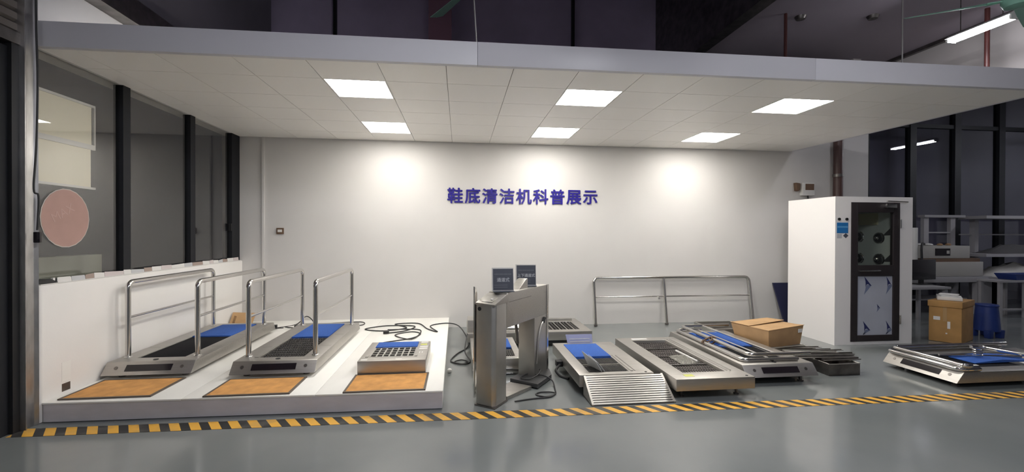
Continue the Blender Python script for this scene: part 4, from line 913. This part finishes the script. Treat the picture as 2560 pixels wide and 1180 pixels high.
t = thing('upper_instrument', 'grey instrument with black display stacked on the lower case', 'instrument', (9.2, 7.6, 1.075))
MB().box(8.66, 9.74, 7.37, 7.85, 1.078, 1.315).build('case', M['grey_machine'], t, bevel=0.006)
MB().box(8.98, 9.30, 7.362, 7.372, 1.13, 1.265).build('display', M['blackgloss'], t)
MB().box(9.22, 9.28, 7.358, 7.364, 1.165, 1.225).build('knob', M['grey_machine'], t)
t = thing('computer_monitor', 'black computer monitor seen half behind the white cabinet', 'monitor', (8.45, 7.1, 0.64))
MB().obox((8.18, 6.92, 0.905), (0.62, 0.03, 0.36), Matrix.Rotation(0.15, 3, 'Z')).build('screen', M['blackgloss'], t, bevel=0.004)
MB().box(8.14, 8.22, 6.93, 6.96, 0.65, 0.75).build('stand', M['black'], t); MB().box(8.05, 8.32, 6.86, 7.04, 0.641, 0.655).build('base', M['black'], t)
single('white_roll', MB().lathe([(0.052, 0), (0.055, 0.005), (0.055, 0.92), (0.05, 0.925), (0.02, 0.925)], (8.57, 7.41, 0.733), 18), M['white_plastic'], 'tall white roll standing upright next to the instruments', 'roll', smooth=True)
single('instrument_hose', MB().tube(spline([(8.64, 7.32, 1.05), (8.64, 7.33, 1.25), (8.74, 7.40, 1.36), (8.9, 7.5, 1.345)], 6), 0.018, 8), M['wire'], 'black hose looping over the upper instrument', 'hose', smooth=True)
for k, (x, y, r) in enumerate(((8.85, 7.55, 0.06), (9.10, 7.60, 0.08), (9.30, 7.55, 0.05), (9.55, 7.60, 0.05))):
    single('small_part', MB().lathe([(r*0.7, 0), (r, 0.012), (r*0.8, 0.03), (r*0.3, 0.042)], (x, y, 1.317), 10), M['white_plastic' if k < 2 else 'card_dark'], ('pale loose part on the left end of the upper instrument', 'larger pale loose part near the middle of the upper instrument', 'brown loose part above the instrument display', 'brown loose part on the right end of the upper instrument')[k], 'part', 'loose parts on the instrument')
t = thing('shelf_rack', 'grey open shelf frame standing behind the instruments', 'shelf rack', (9.75, 7.95, 0.73))
for x in (9.40, 10.02): MB().box(x, x+0.11, 7.93, 8.0, 0.735, 1.88).build('post', M['grey_bench'], t)
MB().box(9.38, 10.33, 7.90, 8.04, 1.88, 1.93).build('top_beam', M['grey_bench'], t); MB().box(9.51, 10.02, 7.94, 7.99, 1.56, 1.585).build('crossbar', M['grey_bench'], t)
t = thing('shelf_rack', 'long grey shelf rack at the far right edge', 'shelf rack', (11.5, 7.8, 0))
for z in (0.66, 1.12, 1.88): MB().box(10.35, 13.2, 7.55, 8.05, z-0.03, z+0.03).build('shelf_board', M['grey_bench'], t)
MB().box(10.35, 13.2, 8.0, 8.04, 1.52, 1.545).build('back_rail', M['grey_bench'], t)
for x in (10.62, 13.0): MB().box(x, x+0.09, 7.95, 8.05, 0, 1.85).build('post', M['grey_bench'], t)
for x in (10.38, 13.05): MB().box(x, x+0.08, 7.55, 7.63, 0, 0.63).build('leg', M['grey_bench'], t)
t = thing('low_table', 'low grey steel table right of the work bench', 'table', (10.6, 7.2, 0))
MB().box(9.80, 12.2, 6.93, 7.30, 0.655, 0.69).build('table_top', M['grey_bench'], t)
for x in (9.82, 10.35, 12.1):
    for y in (6.94, 7.24): MB().box(x, x+0.05, y, y+0.05, 0, 0.655).build('leg', M['grey_bench'], t)
MB().box(9.82, 12.15, 6.96, 6.99, 0.14, 0.17).build('stretcher', M['grey_bench'], t)
single('blue_tray', MB().hexa([(10.22, 6.98, 0.692), (10.9, 6.98, 0.692), (10.9, 7.26, 0.692), (10.22, 7.26, 0.692)], [(10.16, 6.95, 0.80), (10.96, 6.95, 0.80), (10.96, 7.29, 0.80), (10.16, 7.29, 0.80)]), M['blue_plastic'], 'blue plastic tray on the low steel table', 'tray')
def lump(name, label, cat, c, s, mname, n=10):
    vs = []; fs = []
    for i in range(n):
        for j in range(n):
            u, v = i/(n-1)*2-1, j/(n-1)*2-1; h = max(0.0, (1-u*u)*(1-v*v))
            vs.append((c[0]+u*s[0], c[1]+v*s[1], c[2]+s[2]*h*random.uniform(0.6, 1.0)))
    for i in range(n-1):
        for j in range(n-1): fs.append((i*n+j, (i+1)*n+j, (i+1)*n+j+1, i*n+j+1))
    b = len(vs); vs += [(c[0]-s[0], c[1]-s[1], c[2]), (c[0]+s[0], c[1]-s[1], c[2]), (c[0]+s[0], c[1]+s[1], c[2]), (c[0]-s[0], c[1]+s[1], c[2])]
    return single(name, MB().add(vs, fs), M[mname], label, cat, smooth=True)
lump('dark_cloth', 'heap of dark cloth on the middle board of the long rack', 'cloth', (11.3, 7.8, 1.152), (0.75, 0.22, 0.22), 'tile_dark')
lump('plastic_sheet', 'crumpled pale plastic sheeting on the lower board of the long rack', 'plastic sheet', (11.3, 7.8, 0.692), (0.8, 0.22, 0.30), 'grey_machine')

# ------------------------------------------------------------------ overhead: fans, lamps, pipes
def fan(label, hub, a0, blade=0.62, zc=4.78):
    t = thing('ceiling_fan', label, 'ceiling fan', hub, a0, 'green ceiling fans')
    MB().lathe([(0.03, -0.085), (0.10, -0.07), (0.125, -0.02), (0.12, 0.035), (0.06, 0.06), (0.03, 0.075)], (0, 0, 0), 20).build('motor', M['green'], t, smooth=True, local=True)
    MB().cyl((0, 0, 0.06), (0, 0, zc-hub[2]), 0.013, 10).build('down_rod', M['green'], t, smooth=True, local=True)
    for k in range(3):
        R = Matrix.Rotation(k*2*PI/3, 3, 'Z')
        prof = [(0.17, -0.05, 0.05), (0.45, -0.07, 0.062), (0.17+blade, -0.088, 0.072)]
        m = MB(); vs = []
        for (r, y0, y1) in prof:
            for (yy, zz) in ((y0, 0.032), (y0*0.2+y1*0.1, -0.006), (y1, -0.030)):
                vs.append(R @ Vector((r, yy, zz)))
        vs += [v + Vector((0, 0, 0.004)) for v in vs]; fs = []
        for i in range(2):
            for j in range(2):
                a, b, c, d_ = i*3+j, i*3+j+1, (i+1)*3+j+1, (i+1)*3+j
                fs += [(a, b, c, d_), (a+9, d_+9, c+9, b+9)]
        per = [0, 1, 2, 5, 8, 7, 6, 3]
        fs += [(per[i], per[(i+1) % 8], per[(i+1) % 8]+9, per[i]+9) for i in range(8)]
        m.add(vs, fs).build('blade', M['green'], t, smooth=True, local=True)
        MB().hexa([R @ Vector(p) for p in ((0.10, -0.018, -0.004), (0.24, -0.028, -0.008), (0.24, 0.028, -0.008), (0.10, 0.018, -0.004))], [R @ Vector(p) for p in ((0.10, -0.018, 0.008), (0.24, -0.028, 0.006), (0.24, 0.028, 0.006), (0.10, 0.018, 0.008))]).build('blade_arm', M['green'], t, local=True)
fan('green ceiling fan above the middle of the canopy, one blade in view', (0.165, 4.285, 3.95), math.atan2(0.86, -0.51), 0.68, 6.4)
fan('green ceiling fan at the top right, next to the fluorescent lamp', (5.86, 4.02, 4.02), math.atan2(0.51, -0.78), 0.74)
def lamp(label, x, y0, y1, z, zc, group='fluorescent factory lamps', drop=True, mname='glow_tube'):
    t = thing('tube_lamp', label, 'fluorescent lamp', (x, (y0+y1)/2, z), 0, group)
    MB().prism([(x-0.09, z+0.03), (x+0.09, z+0.03), (x+0.03, z+0.075), (x-0.03, z+0.075)], 'y', y0-0.03, y1+0.03).build('fitting', M['white_plastic'], t)
    for sx in (-0.045, 0.045):
        MB().cyl((x+sx, y0, z), (x+sx, y1, z), 0.014, 10).build('tube', M[mname], t, smooth=True)
    for y in (y0-0.02, y1+0.02):
        MB().box(x-0.065, x+0.065, y-0.012, y+0.012, z-0.02, z+0.03).build('end_holder', M['white_plastic'], t)
    if zc > z+0.1:
        for y in (y0+0.1, y1-0.1): MB().cyl((x, y, z+0.07), (x, y, zc), 0.006, 6).build('hanger', M['steel_dark'], t)
lamp('bright twin-tube fluorescent lamp at the top right beside the fan', 6.76, 4.68, 5.35, 4.20, 4.78)
lamp('fluorescent lamp over the dark store at the far right', 12.48, 5.41, 6.55, 4.0, 5.2, mname='glow_tube_store')
lamp('fluorescent lamp over the open floor behind the viewer, right of centre', 1.6, 0.2, 1.4, 3.8, 6.4, mname='glow_tube_hall')
lamp('fluorescent lamp over the rear of the hall', 0.6, -5.4, -4.2, 4.3, 6.4, mname='glow_tube_store')
lamp('dim unseen fill lamp added on top of the canopy near the window wall', -2.6, 4.6, 5.4, 3.085, 3.09, mname='glow_tube_fill')  # unseen lamp, added to brighten the upper left wall and the high bay
single('lamp_trunking', MB().box(7.93, 7.998, 3.0, GY-0.1, 4.72, 4.778), M['steel_dark'], 'dark cable trunking running back above the top right lamp', 'trunking')
def red_pipe(label, x, y, z0, z1, r=0.022):
    t = thing('sprinkler_pipe', label, 'pipe', (x, y, z0), 0, 'red sprinkler pipes')
    MB().cyl((x, y, z0), (x, y, z1), r, 10).build('pipe_run', M['red_pipe'], t, smooth=True)
    MB().lathe([(0.008, -0.05), (0.028, -0.045), (0.012, -0.02), (0.02, 0)], (x, y, z0), 10).build('sprinkler_head', M['steel_dark'], t, smooth=True)
red_pipe('thin dark red drop pipe above the right part of the canopy', 4.77, 6.0, 3.45, 4.78)
red_pipe('short red drop pipe above the right end of the canopy', 7.52, 5.5, 3.55, 4.78, 0.03)
for (x, y, lab) in ((5.05, 6.05, 'round dark ceiling detector above the canopy, left one'), (6.1, 5.9, 'small round ceiling detector right of the first one')):
    single('ceiling_detector', MB().lathe([(0.02, -0.05), (0.06, -0.045), (0.075, -0.015), (0.08, 0)], (x*1.0, y, 4.78), 16), M['steel_dark'], lab, 'detector', 'ceiling detectors', smooth=True)
